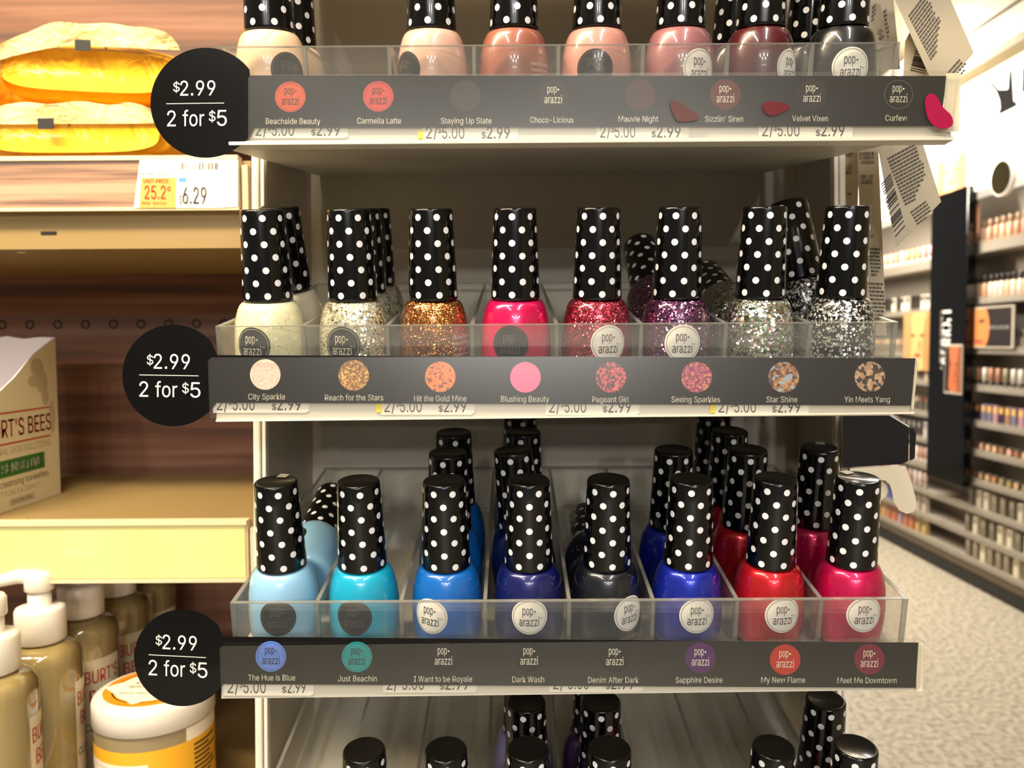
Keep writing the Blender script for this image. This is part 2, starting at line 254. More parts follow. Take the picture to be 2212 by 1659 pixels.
    (250,(135,-5,117,-3,102,2,90,10,81,18,75,27,70,35,66,35,66,0,31,0,31,300,67,300,67,188,70,188,75,195,81,204,90,212,101,220,116,225,135,227,161,223,185,213,204,196,218,173,227,144,230,111,227,78,218,50,204,27,185,9,162,-1,130,28,149,30,165,39,177,52,186,69,192,89,193,112,192,134,186,154,177,171,165,184,149,192,130,194,111,192,95,184,83,172,74,155,68,135,66,112,68,88,74,68,83,51,95,38,111,30),(9,11,10,9,12,11,18,20,19,17,20,18,17,21,20,16,21,17,16,22,21,15,22,16,14,22,15,14,43,22,43,42,22,42,23,22,13,43,14,13,44,43,13,45,44,41,23,42,9,13,12,9,47,13,47,46,13,46,45,13,40,23,41,40,24,23,39,24,40,9,48,47,38,24,39,38,25,24,9,49,48,37,25,38,9,50,49,36,25,37,36,26,25,35,26,36,9,51,50,35,27,26,34,27,35,9,7,51,7,52,51,33,27,34,7,53,52,33,28,27,32,28,33,7,6,53,6,54,53,9,8,7,5,54,6,31,28,32,5,31,54,5,28,31,4,28,5,4,29,28,3,29,4,2,29,3,2,30,29,1,30,2,1,0,30)),
    (233,(122,-5,94,-1,69,10,48,27,33,50,23,78,20,111,23,143,33,172,48,195,69,212,94,223,122,227,138,226,153,222,167,217,180,210,191,201,200,190,208,177,213,163,179,154,176,163,171,171,166,177,159,183,151,188,143,192,133,194,122,194,102,192,86,183,73,169,64,152,59,132,57,111,59,89,64,69,73,52,86,39,102,30,122,27,133,28,143,30,152,34,160,39,166,45,172,52,176,60,179,69,214,60,209,46,201,33,192,22,181,13,168,5,154,0,138,-4),(11,13,12,11,14,13,10,14,11,10,15,14,10,16,15,9,16,10,9,17,16,9,29,17,29,18,17,8,30,9,30,29,9,28,18,29,27,18,28,8,31,30,26,18,27,26,19,18,25,19,26,24,19,25,8,32,31,23,19,24,23,20,19,7,32,8,22,20,23,7,33,32,22,21,20,7,34,33,6,34,7,6,35,34,5,35,6,5,36,35,5,37,36,4,37,5,4,38,37,48,50,49,48,51,50,47,51,48,46,51,47,4,39,38,3,39,4,46,52,51,45,52,46,44,52,45,3,40,39,43,52,44,43,53,52,42,53,43,3,41,40,41,53,42,3,53,41,2,53,3,2,54,53,2,55,54,1,55,2,1,56,55,1,57,56,0,57,1)),
    (250,(115,-5,89,-1,66,9,47,27,32,50,23,78,20,111,23,144,32,173,47,196,66,213,89,223,115,227,134,225,149,220,161,212,169,204,176,195,181,188,183,188,183,300,219,300,219,0,184,0,184,35,181,35,176,27,169,18,160,10,149,2,134,-3,121,28,139,30,155,38,168,51,177,68,182,88,184,112,182,135,177,155,168,172,155,184,140,192,121,194,101,192,85,184,73,171,64,154,59,134,57,112,59,89,64,69,73,52,86,39,101,30),(19,21,20,19,22,21,11,13,12,11,14,13,10,14,11,10,15,14,9,15,10,9,16,15,9,17,16,8,44,9,44,43,9,43,17,9,43,18,17,42,18,43,41,18,42,8,45,44,41,19,18,41,40,19,40,39,19,39,22,19,8,46,45,7,46,8,7,47,46,38,22,39,7,48,47,6,48,7,37,22,38,6,49,48,6,50,49,36,22,37,5,50,6,5,51,50,35,22,36,4,51,5,4,52,51,34,24,35,24,22,35,4,53,52,33,24,34,3,53,4,3,54,53,32,25,33,25,24,33,32,26,25,23,22,24,3,31,54,31,26,32,3,26,31,3,27,26,2,27,3,2,28,27,2,29,28,1,29,2,1,30,29,0,30,1)),
    (238,(125,-5,95,-1,69,10,48,27,33,50,23,78,20,110,23,143,33,171,48,194,68,212,93,223,121,227,139,225,157,221,173,213,188,201,201,186,211,166,217,143,219,114,219,100,44,100,44,130,199,130,183,119,181,140,176,158,167,174,155,185,140,192,121,195,102,192,86,185,74,173,64,159,58,142,57,124,57,105,59,82,65,63,75,47,89,36,106,29,125,27,138,28,150,31,160,36,168,43,175,52,180,62,215,54,208,37,198,23,184,11,167,3,147,-3),(11,13,12,11,14,13,10,14,11,10,15,14,10,16,15,9,16,10,9,31,16,31,17,16,9,32,31,30,17,31,8,32,9,29,17,30,8,33,32,29,18,17,28,18,29,8,34,33,27,18,28,8,35,34,7,35,8,27,19,18,7,36,35,26,19,27,26,24,19,24,20,19,6,23,7,23,36,7,23,37,36,25,24,26,6,22,23,37,24,23,37,20,24,38,20,37,38,21,20,5,22,6,39,21,38,5,21,22,5,39,21,5,40,39,4,40,5,4,41,40,49,51,50,49,52,51,48,52,49,3,41,4,3,42,41,47,52,48,47,53,52,3,43,42,46,53,47,45,53,46,3,44,43,44,53,45,3,53,44,2,53,3,2,54,53,2,55,54,1,55,2,1,56,55,0,56,1)),
    (150,(134,224,134,193,4,193,4,224,48,0,48,254,50,272,56,287,67,298,80,306,95,311,111,312,122,312,131,311,138,309,143,307,134,276,131,277,127,278,121,279,115,279,101,277,91,271,85,261,84,247,84,0),(10,12,11,10,13,12,9,13,10,9,14,13,9,15,14,9,16,15,8,17,9,17,16,9,7,19,8,19,18,8,18,17,8,6,20,7,20,19,7,6,21,20,6,22,21,5,22,6,5,23,22,5,24,23,4,24,5,4,25,24,2,0,3,2,1,0)),
    (251,(122,-89,99,-87,79,-82,62,-75,49,-65,38,-53,30,-41,60,-24,65,-31,72,-39,80,-46,91,-52,105,-56,122,-57,147,-54,166,-44,179,-28,184,-3,184,40,181,40,176,33,169,24,160,16,149,9,134,4,115,3,89,6,66,16,47,32,33,53,23,80,20,113,23,145,32,173,47,196,66,213,89,223,116,227,135,225,149,220,161,212,170,204,177,195,181,188,185,188,185,224,220,224,220,-5,216,-32,207,-53,191,-69,171,-80,148,-87,121,35,140,37,155,44,168,56,177,71,182,91,184,114,182,136,177,156,168,172,156,184,140,192,121,194,102,192,86,184,73,171,64,155,59,135,57,114,59,91,64,72,73,57,86,45,102,37),(36,38,37,36,39,38,44,46,45,44,47,46,35,39,36,35,40,39,34,40,35,34,41,40,34,42,41,33,66,34,66,65,34,65,42,34,65,43,42,64,43,65,63,43,64,33,67,66,63,44,43,63,62,44,62,61,44,61,60,44,60,47,44,33,68,67,32,68,33,32,69,68,32,70,69,31,70,32,59,47,60,31,71,70,31,72,71,58,47,59,30,72,31,30,73,72,57,47,58,29,73,30,29,74,73,56,18,57,18,47,57,29,75,74,55,18,56,28,75,29,28,76,75,54,19,55,19,18,55,54,20,19,17,47,18,28,53,76,53,20,54,28,20,53,28,21,20,27,21,28,27,22,21,27,23,22,26,23,27,26,24,23,25,24,26,16,47,17,16,48,47,6,8,7,15,48,16,6,9,8,15,49,48,6,10,9,5,10,6,14,49,15,5,11,10,5,12,11,14,50,49,4,12,5,13,50,14,4,13,12,4,50,13,3,50,4,3,51,50,2,51,3,2,52,51,1,52,2,1,0,52)),
    (242,(67,134,67,0,31,0,31,300,67,300,67,170,60,170,73,196,90,214,110,223,134,227,155,224,174,217,189,206,201,189,208,168,211,142,211,0,175,0,175,139,171,162,161,179,145,190,124,194,109,192,95,187,83,179,74,167,69,152),(2,4,3,2,6,4,6,5,4,9,11,10,9,12,11,8,12,9,8,13,12,7,13,8,7,23,13,23,14,13,6,25,7,25,24,7,24,23,7,22,14,23,21,14,22,21,15,14,6,26,25,20,15,21,6,27,26,2,28,6,28,27,6,20,16,15,19,16,20,2,0,28,19,17,16,18,17,19,2,1,0)),
    (98,(49,261,40,263,32,268,26,276,24,285,26,294,32,302,40,307,49,309,59,307,67,302,73,294,74,285,73,276,67,268,59,263,31,0,31,224,67,224,67,0),(16,18,17,16,19,18,7,9,8,6,9,7,6,10,9,5,10,6,5,11,10,4,11,5,4,12,11,3,12,4,3,13,12,2,13,3,2,14,13,1,14,2,1,15,14,0,15,1)),
    (98,(49,261,40,263,32,268,26,276,24,285,26,294,32,302,40,307,49,309,59,307,67,302,72,294,74,285,72,276,67,268,59,263,31,224,67,224,67,-18,65,-37,60,-53,51,-66,38,-76,22,-82,2,-84,-6,-84,-6,-51,1,-51,15,-49,24,-42,29,-32,31,-17),(31,17,16,31,18,17,30,18,31,30,19,18,29,19,30,29,20,19,28,20,29,27,20,28,25,27,26,25,20,27,25,21,20,25,22,21,25,23,22,25,24,23,7,9,8,6,9,7,6,10,9,5,10,6,5,11,10,4,11,5,4,12,11,3,12,4,3,13,12,2,13,3,2,14,13,1,14,2,1,15,14,0,15,1)),
    (224,(65,81,65,125,71,125,168,224,212,224,109,118,104,118,31,0,31,300,67,300,67,0,173,0,87,110,113,135,219,0),(7,9,8,7,1,9,1,10,9,2,4,3,2,13,4,13,5,4,2,12,13,5,14,13,7,0,1,10,2,1,10,12,2,0,5,6,0,14,5,10,11,12,7,14,0,10,14,7,11,14,10)),
    (112,(82,-1,60,2,44,12,34,28,31,50,31,300,67,300,67,58,68,45,71,37,77,32,86,31,91,31,95,31,97,31,100,32,107,2,101,0,95,-1,89,-1),(4,6,5,4,7,6,4,8,7,3,8,4,3,9,8,3,10,9,3,11,10,14,16,15,13,16,14,12,16,13,11,16,12,3,16,11,2,16,3,1,16,2,0,16,1,0,17,16,0,18,17,0,19,18)),
    (360,(31,0,31,224,66,224,66,174,63,174,69,191,78,204,89,214,101,222,115,226,129,228,152,224,169,213,182,195,189,174,184,174,190,189,199,202,211,213,224,221,240,226,258,228,276,226,293,219,308,209,319,194,326,174,328,150,328,0,292,0,292,150,289,170,279,184,264,192,247,195,233,193,221,189,211,181,204,171,199,159,198,146,198,0,162,0,162,153,159,170,149,183,135,192,118,195,105,193,93,189,82,181,74,171,69,157,67,140,67,0),(9,11,10,20,22,21,8,11,9,19,22,20,19,23,22,8,12,11,0,2,1,0,4,2,4,3,2,7,12,8,18,23,19,18,24,23,6,12,7,17,24,18,6,13,12,17,25,24,5,47,6,47,13,6,16,34,17,34,25,17,47,46,13,46,14,13,5,48,47,16,35,34,33,25,34,33,26,25,5,49,48,16,36,35,32,26,33,45,14,46,4,49,5,15,36,16,4,50,49,15,37,36,31,26,32,44,15,45,15,14,45,4,51,50,15,38,37,31,27,26,0,52,4,52,51,4,44,38,15,44,39,38,30,27,31,43,39,44,43,40,39,0,53,52,42,40,43,30,28,27,29,28,30,42,41,40,0,54,53)),
    (242,(67,134,67,0,31,0,31,224,66,224,66,170,60,170,73,196,90,214,110,223,134,227,155,224,174,217,189,206,201,189,208,168,211,142,211,0,175,0,175,139,171,162,161,179,145,190,124,194,109,192,95,187,83,179,74,167,69,152),(9,11,10,9,12,11,2,4,3,2,6,4,6,5,4,8,12,9,8,13,12,7,13,8,7,23,13,23,14,13,6,25,7,25,24,7,24,23,7,22,14,23,21,14,22,21,15,14,6,26,25,20,15,21,6,27,26,2,28,6,28,27,6,20,16,15,19,16,20,2,0,28,19,17,16,18,17,19,2,1,0)),
    (245,(122,-5,94,-1,69,10,48,27,33,50,23,78,20,111,23,143,33,172,48,195,69,212,94,223,122,227,151,223,176,212,197,195,212,172,222,143,225,111,222,78,212,50,197,27,176,10,151,-1,122,27,143,30,159,39,172,52,181,69,186,89,188,111,186,132,181,152,172,169,159,183,143,192,122,194,102,192,86,183,73,169,64,152,59,132,57,111,59,89,64,69,73,52,86,39,102,30),(11,13,12,10,13,11,10,14,13,9,14,10,9,15,14,8,37,9,37,36,9,36,15,9,36,35,15,35,16,15,8,38,37,34,16,35,8,39,38,33,16,34,7,39,8,33,17,16,7,40,39,32,17,33,7,41,40,31,17,32,6,41,7,31,18,17,6,42,41,30,18,31,5,42,6,5,43,42,29,18,30,29,19,18,5,44,43,28,19,29,28,20,19,4,44,5,4,45,44,27,20,28,4,46,45,26,20,27,3,46,4,26,21,20,3,47,46,25,21,26,3,24,47,24,21,25,3,21,24,2,21,3,2,22,21,1,22,2,1,23,22,0,23,1)),
    (250,(31,-84,31,224,66,224,66,188,70,188,74,195,81,204,90,212,101,220,116,225,135,227,161,223,185,213,204,196,218,173,227,144,230,111,227,78,218,50,204,27,185,9,162,-1,135,-5,117,-3,102,2,90,10,81,18,75,27,70,35,67,35,67,-84,130,28,149,30,165,39,177,52,186,69,192,89,193,112,192,134,186,154,177,171,165,184,149,192,130,194,111,192,95,184,83,172,74,155,68,135,66,112,68,88,74,68,83,51,95,38,111,30),(9,11,10,8,11,9,0,2,1,0,3,2,8,12,11,7,12,8,7,13,12,6,13,7,5,13,6,5,43,13,43,42,13,42,14,13,4,43,5,4,44,43,4,45,44,41,14,42,0,4,3,0,48,4,48,47,4,47,46,4,46,45,4,40,14,41,40,15,14,39,15,40,38,15,39,38,16,15,0,49,48,37,16,38,0,50,49,36,16,37,36,17,16,35,17,36,0,51,50,35,18,17,34,18,35,0,29,51,29,52,51,33,18,34,29,53,52,33,19,18,32,19,33,29,28,53,28,54,53,0,30,29,27,54,28,31,19,32,27,31,54,27,19,31,26,19,27,26,20,19,25,20,26,24,20,25,24,21,20,23,21,24,23,22,21)),
    (250,(219,-84,183,-84,183,35,181,35,176,27,169,18,160,10,149,2,134,-3,115,-5,89,-1,66,9,47,27,32,50,23,78,20,111,23,144,32,173,47,196,66,213,89,223,115,227,134,225,149,220,161,212,169,204,176,195,181,188,184,188,184,224,219,224,121,28,139,30,155,38,168,51,177,68,182,88,184,112,182,135,177,155,168,172,155,184,140,192,121,194,101,192,85,184,73,171,64,154,59,134,57,112,59,89,64,69,73,52,86,39,101,30),(20,22,21,20,23,22,28,30,29,28,0,30,19,23,20,19,24,23,18,24,19,18,25,24,18,26,25,17,44,18,44,43,18,43,26,18,43,27,26,42,27,43,41,27,42,17,45,44,41,28,27,41,40,28,40,39,28,39,38,28,38,0,28,17,46,45,16,46,17,16,47,46,16,48,47,15,48,16,37,0,38,15,49,48,15,50,49,36,0,37,14,50,15,14,51,50,35,0,36,13,51,14,13,52,51,34,2,35,2,0,35,13,53,52,33,2,34,12,53,13,12,54,53,32,3,33,3,2,33,32,4,3,1,0,2,12,31,54,31,4,32,12,4,31,12,5,4,11,5,12,11,6,5,11,7,6,10,7,11,10,8,7,9,8,10)),
    (153,(31,0,31,224,66,224,66,189,68,189,77,205,90,217,107,224,126,227,130,227,135,227,140,227,144,226,144,190,141,191,136,191,129,192,122,192,107,190,94,186,83,178,74,167,69,154,67,140,67,0),(7,9,8,7,10,9,7,11,10,7,12,11,7,13,12,6,13,7,0,2,1,0,3,2,5,13,6,4,17,5,17,16,5,16,15,5,15,14,5,14,13,5,4,18,17,4,19,18,0,4,3,0,22,4,22,21,4,21,20,4,20,19,4,0,23,22,0,24,23)),
    (215,(107,-5,85,-3,66,2,50,11,36,22,27,37,21,56,55,63,62,47,73,36,88,29,107,27,128,29,144,37,155,48,158,61,156,71,150,80,139,87,125,91,88,100,61,110,43,123,31,140,28,161,30,180,38,196,51,209,68,218,88,225,110,227,132,225,150,220,165,211,176,200,185,186,191,171,158,163,152,175,143,186,129,194,111,196,92,194,77,187,67,176,64,163,66,152,73,143,85,137,101,131,135,123,162,114,181,101,192,84,195,63,193,44,184,28,171,14,153,4,132,-3),(29,31,30,29,32,31,28,32,29,28,33,32,27,33,28,27,34,33,26,34,27,26,41,34,41,35,34,26,42,41,40,35,41,25,42,26,25,43,42,39,35,40,25,44,43,39,36,35,38,36,39,24,44,25,24,45,44,37,36,38,24,46,45,23,46,24,23,47,46,23,48,47,22,48,23,22,49,48,22,50,49,22,51,50,21,51,22,21,52,51,20,52,21,20,53,52,19,53,20,18,53,19,17,53,18,17,54,53,16,54,17,15,54,16,6,8,7,15,55,54,14,55,15,5,8,6,13,55,14,5,9,8,13,56,55,4,9,5,12,56,13,4,10,9,11,56,12,4,11,10,11,57,56,4,57,11,3,57,4,3,58,57,2,58,3,2,59,58,1,59,2,1,0,59)),
    (134,(120,224,120,193,4,193,4,224,38,278,74,278,74,58,76,45,80,36,88,31,100,29,104,30,109,30,114,31,119,32,126,1,120,-1,113,-2,106,-2,99,-2,74,1,54,13,42,31,38,55),(23,5,4,23,6,5,2,0,3,2,1,0,23,7,6,22,7,23,22,8,7,22,9,8,13,15,14,22,10,9,12,15,13,21,10,22,11,15,12,10,15,11,21,15,10,20,15,21,19,15,20,19,16,15,19,17,16,19,18,17)),
    (242,(108,-3,86,-1,68,6,52,18,41,35,33,56,31,82,31,224,67,224,67,85,70,62,81,44,97,33,118,30,133,31,147,37,158,45,167,57,173,72,175,90,175,224,211,224,211,0,176,0,176,54,181,54,169,28,152,10,131,0),(6,8,7,6,9,8,19,21,20,19,22,21,18,22,19,6,10,9,5,10,6,17,25,18,25,22,18,5,11,10,16,24,17,24,25,17,4,11,5,16,26,24,26,23,24,26,22,25,15,26,16,4,12,11,14,26,15,3,12,4,3,13,12,13,26,14,3,26,13,3,27,26,23,22,26,2,27,3,2,28,27,1,28,2,1,0,28)),
    (230,(96,0,10,224,50,224,97,91,104,71,110,51,116,31,121,12,109,12,114,31,120,51,125,71,132,91,180,224,219,224,133,0),(0,2,1,0,3,2,12,14,13,12,15,14,0,4,3,11,15,12,0,5,4,10,15,11,0,9,5,9,6,5,9,6,10,6,15,10,0,8,9,7,15,6,0,7,8,0,15,7)),
    (334,(81,0,13,224,51,224,79,126,85,104,91,81,97,54,103,24,97,24,103,53,109,79,116,104,122,126,149,224,187,224,213,126,219,104,225,80,231,54,237,24,231,24,237,53,244,80,250,104,256,126,283,224,321,224,253,0,217,0,188,101,184,117,180,133,175,149,171,165,167,182,163,199,171,199,167,182,163,165,159,149,155,132,151,117,146,101,117,0),(0,2,1,0,3,2,12,35,13,35,14,13,35,36,14,36,15,14,24,26,25,24,27,26,12,34,35,37,15,36,38,34,37,34,15,37,12,38,34,38,33,34,12,39,38,12,40,39,12,41,40,0,4,3,11,41,12,23,27,24,11,42,41,0,5,4,22,27,23,10,42,11,10,43,42,0,6,5,21,27,22,9,43,10,0,8,6,8,7,6,20,19,21,8,43,9,0,43,8)),
    (223,(12,0,101,129,101,101,17,224,59,224,87,180,97,164,106,149,114,135,122,121,103,121,112,135,119,149,128,164,138,180,166,224,207,224,123,99,123,126,211,0,169,0,136,50,126,66,118,80,110,94,102,107,121,107,113,94,105,80,97,66,87,50,54,0),(2,4,3,2,5,4,14,16,15,14,17,16,2,6,5,13,17,14,2,1,6,1,7,6,12,18,13,18,17,13,1,11,7,11,8,7,11,8,12,8,18,12,1,10,11,9,18,8,0,10,1,9,19,18,0,25,10,25,9,10,25,26,9,26,19,9,0,24,25,27,19,26,0,28,24,28,23,24,28,23,27,23,19,27,0,29,28,22,19,23,0,30,29,21,19,22,0,31,30,20,19,21)),
    (230,(28,-82,36,-51,42,-52,52,-53,61,-52,69,-49,77,-44,83,-34,89,-21,96,-1,10,224,50,224,97,91,104,71,110,51,116,31,121,12,108,12,114,31,119,51,125,71,132,91,180,224,219,224,120,-34,113,-50,104,-63,94,-73,82,-80,69,-84,54,-86,45,-85,38,-84,32,-83),(9,11,10,9,12,11,21,23,22,21,24,23,9,13,12,20,24,21,19,16,20,16,24,20,9,14,13,18,15,19,15,16,19,9,18,14,18,15,14,9,17,18,9,16,17,9,24,16,8,24,9,7,24,8,7,25,24,6,25,7,5,25,6,4,25,5,4,26,25,0,2,1,0,3,2,3,26,4,0,26,3,0,27,26,0,28,27,0,29,28,33,29,0,32,29,33,32,30,29,31,30,32)),
    (224,(25,0,25,27,150,188,150,190,28,190,28,224,196,224,196,195,74,35,74,33,200,33,200,0),(4,6,5,4,7,6,4,3,7,3,2,7,2,8,7,1,8,2,1,9,8,1,10,9,1,11,10,0,11,1)),
    (267,(134,-4,103,1,77,14,56,36,41,67,31,105,28,150,31,195,41,233,56,263,77,286,103,299,134,304,164,299,190,286,211,263,227,233,236,195,239,150,236,105,227,67,211,36,191,14,165,1,134,29,154,33,171,43,185,61,195,85,201,115,203,150,201,185,195,215,185,239,171,257,154,267,134,271,113,267,96,257,83,239,73,215,66,185,64,150,66,115,73,85,83,61,96,43,113,33),(11,13,12,10,13,11,10,14,13,9,14,10,9,36,14,36,15,14,9,37,36,35,15,36,9,38,37,34,15,35,8,38,9,34,16,15,8,39,38,33,16,34,8,40,39,32,16,33,7,40,8,32,17,16,7,41,40,31,17,32,6,41,7,31,18,17,6,42,41,30,18,31,5,42,6,5,43,42,29,18,30,29,19,18,5,44,43,28,19,29,4,44,5,28,20,19,4,45,44,27,20,28,3,45,4,27,21,20,3,46,45,26,21,27,3,47,46,25,21,26,2,47,3,25,22,21,2,24,47,24,22,25,2,22,24,1,22,2,1,23,22,1,0,23)),
    (267,(45,0,45,32,231,32,231,0,163,300,163,0,125,0,125,264,123,264,51,211,51,252,117,300),(10,4,11,10,8,4,8,7,4,7,5,4,10,9,8,6,5,7,0,2,1,0,3,2)),
    (267,(38,0,38,28,138,135,154,152,166,167,176,180,183,193,187,205,189,219,187,234,181,247,173,257,161,265,147,269,132,271,116,269,102,264,90,255,82,244,77,230,75,213,39,213,42,239,51,261,65,279,84,293,107,301,133,304,158,301,180,293,199,280,213,263,222,242,225,220,223,203,219,187,211,171,198,153,181,131,157,106,90,36,90,33,230,33,230,0),(26,28,27,26,29,28,25,29,26,25,30,29,24,30,25,24,31,30,23,15,24,15,14,24,14,13,24,13,31,24,12,31,13,23,16,15,11,31,12,23,17,16,11,32,31,22,17,23,10,32,11,22,18,17,9,32,10,22,19,18,9,33,32,21,19,22,8,33,9,21,20,19,8,34,33,7,34,8,6,34,7,6,35,34,5,35,6,5,36,35,4,36,5,4,37,36,3,37,4,3,38,37,2,38,3,1,38,2,1,39,38,1,40,39,1,41,40,1,42,41,1,43,42,0,43,1)),
    (267,(128,-4,102,-2,78,6,58,18,41,34,30,54,26,78,64,78,68,63,75,51,85,42,97,35,112,31,129,29,146,31,162,36,175,44,186,55,192,69,194,85,192,101,186,116,176,128,162,138,143,144,119,146,92,146,92,176,170,264,170,267,41,267,41,300,220,300,220,272,125,164,125,170,156,170,182,163,203,149,219,131,228,110,232,85,228,61,218,39,203,21,182,7,157,-1),(30,32,31,30,33,32,30,29,33,29,28,33,28,34,33,27,35,28,35,34,28,26,35,27,26,36,35,26,37,36,26,38,37,26,25,38,25,24,38,24,39,38,23,39,24,22,39,23,22,40,39,21,40,22,20,40,21,20,41,40,19,41,20,18,41,19,18,42,41,5,7,6,5,8,7,17,42,18,5,9,8,17,43,42,16,43,17,4,9,5,4,10,9,15,43,16,4,11,10,15,44,43,14,44,15,4,12,11,3,12,4,13,44,14,3,13,12,3,44,13,3,45,44,2,45,3,2,46,45,1,46,2,1,0,46)),
    (267,(23,62,23,93,146,300,183,300,64,98,64,96,244,96,244,62,166,0,166,71,166,86,166,187,202,187,202,0),(1,3,2,1,4,3,10,12,11,10,13,12,1,5,4,1,6,5,1,10,6,10,7,6,0,10,1,0,9,10,13,7,10,0,8,9,8,7,0,8,13,7)),
    (267,(130,-4,105,-1,83,7,64,19,49,35,39,55,35,77,72,77,75,64,81,52,91,43,102,36,116,31,130,29,148,32,163,38,176,48,185,62,191,78,193,96,191,114,185,130,175,144,162,155,146,161,128,163,113,162,99,158,86,152,76,145,40,149,57,300,216,300,216,267,89,267,79,178,80,178,91,186,105,192,120,195,135,197,155,195,173,189,190,180,203,168,215,153,223,136,229,117,231,96,227,69,218,45,202,24,182,9,158,-1),(30,34,31,34,32,31,34,33,32,30,35,34,39,41,40,38,41,39,38,42,41,37,42,38,37,43,42,36,43,37,36,44,43,30,36,35,30,26,36,26,25,36,25,44,36,25,45,44,24,45,25,30,27,26,23,45,24,30,28,27,22,45,23,22,46,45,30,29,28,21,46,22,21,47,46,20,47,21,20,48,47,19,48,20,19,49,48,18,49,19,17,49,18,5,7,6,5,8,7,17,50,49,5,9,8,16,50,17,4,9,5,4,10,9,15,50,16,15,51,50,4,11,10,14,51,15,4,12,11,3,12,4,13,51,14,3,13,12,3,51,13,3,52,51,2,52,3,2,53,52,1,53,2,1,0,53)),
    (267,(133,-4,107,-1,84,9,65,24,50,44,41,68,37,95,40,118,47,141,60,168,81,201,149,300,190,300,89,154,86,154,91,162,97,170,106,176,115,181,126,184,139,185,164,182,186,174,204,160,218,141,226,119,229,93,226,66,217,43,202,23,183,8,160,-1,133,29,150,31,164,37,176,47,185,60,191,75,193,93,191,110,185,126,176,139,164,148,150,154,133,156,117,154,102,148,90,139,81,126,76,111,74,93,76,76,81,60,90,47,102,37,117,31),(10,12,11,10,16,12,16,13,12,9,16,10,19,21,20,18,21,19,18,22,21,17,22,18,16,22,17,16,23,22,9,15,16,13,44,16,44,23,16,8,15,9,8,14,15,44,43,23,43,24,23,13,45,44,13,46,45,42,24,43,8,13,14,8,46,13,8,47,46,41,24,42,41,25,24,7,47,8,7,48,47,40,25,41,7,49,48,39,25,40,39,26,25,6,49,7,6,50,49,38,26,39,5,50,6,5,51,50,37,26,38,37,27,26,5,52,51,36,27,37,4,52,5,36,28,27,4,53,52,35,28,36,4,54,53,34,28,35,3,54,4,34,29,28,3,55,54,33,29,34,3,32,55,32,29,33,3,29,32,2,29,3,2,30,29,1,30,2,1,31,30,0,31,1)),
    (267,(57,0,191,264,191,267,37,267,37,300,230,300,230,265,97,0),(3,5,4,3,2,5,2,6,5,1,6,2,1,7,6,0,7,1)),
    (267,(133,-4,105,-1,80,7,59,20,44,36,34,57,31,80,33,98,38,115,48,130,60,142,74,151,90,156,90,157,70,166,55,182,45,202,41,224,44,246,53,265,67,281,86,294,108,301,133,304,158,301,181,294,199,281,213,265,222,246,225,224,222,202,212,182,197,166,177,157,177,156,193,151,207,142,219,130,228,115,234,98,236,80,233,57,223,36,208,20,187,7,162,-1,133,29,152,31,168,36,181,43,190,54,197,67,199,82,196,97,190,111,180,123,167,131,151,137,133,139,116,137,100,131,87,123,77,111,70,97,68,82,70,67,76,54,86,43,99,36,115,31,133,171,148,172,162,177,173,185,181,195,186,207,188,221,187,236,181,248,173,258,162,265,149,270,133,271,118,270,105,265,94,258,85,248,80,236,78,221,80,207,85,195,94,185,105,177,118,172),(22,24,23,21,24,22,21,25,24,20,25,21,20,26,25,19,26,20,19,82,26,82,27,26,19,83,82,81,27,82,19,84,83,80,27,81,18,84,19,80,28,27,18,85,84,79,28,80,18,86,85,78,28,79,18,87,86,77,28,78,17,87,18,77,29,28,17,88,87,76,29,77,16,88,17,76,30,29,16,89,88,75,30,76,16,90,89,74,30,75,74,31,30,15,90,16,15,91,90,73,31,74,15,92,91,72,31,73,72,32,31,14,92,15,14,93,92,71,32,72,14,70,93,70,32,71,14,32,70,14,33,32,13,33,14,12,33,13,12,34,33,11,34,12,11,35,34,10,35,11,10,36,35,9,58,10,58,36,10,58,37,36,9,59,58,57,37,58,9,60,59,56,37,57,9,61,60,55,37,56,8,61,9,55,38,37,8,62,61,54,38,55,7,62,8,54,39,38,7,63,62,53,39,54,6,63,7,53,40,39,6,64,63,52,40,53,6,65,64,51,40,52,5,65,6,51,41,40,5,66,65,50,41,51,4,66,5,50,42,41,4,67,66,49,42,50,4,68,67,48,42,49,3,68,4,48,43,42,3,69,68,47,43,48,3,46,69,46,43,47,3,43,46,2,43,3,2,44,43,1,44,2,1,45,44,0,45,1)),
    (267,(133,304,160,301,183,291,202,276,217,256,226,232,229,205,227,182,220,159,207,132,186,99,118,0,77,0,178,146,181,146,176,138,170,130,161,124,151,119,140,116,128,115,103,118,81,126,63,140,49,159,40,181,37,207,41,234,50,257,65,277,84,292,107,301,133,271,117,269,103,263,91,253,82,240,76,225,74,207,76,190,82,174,91,161,103,152,117,146,133,144,150,146,164,152,176,161,185,174,191,189,193,207,191,224,185,240,176,253,164,263,150,269),(31,1,0,30,1,31,30,2,1,29,2,30,29,3,2,28,33,29,33,32,29,32,3,29,32,55,3,55,4,3,28,34,33,54,4,55,28,35,34,53,4,54,27,35,28,53,5,4,27,36,35,52,5,53,27,37,36,51,5,52,26,37,27,51,6,5,26,38,37,50,6,51,25,38,26,25,39,38,49,6,50,49,7,6,25,40,39,48,7,49,48,8,7,24,40,25,24,41,40,47,8,48,24,42,41,46,8,47,46,14,8,14,9,8,23,42,24,23,43,42,45,13,46,13,14,46,45,17,13,17,12,13,15,9,14,23,44,43,44,17,45,23,17,44,22,17,23,16,9,15,16,10,9,17,10,16,21,17,22,21,18,17,12,10,17,21,19,18,20,19,21,12,11,10)),
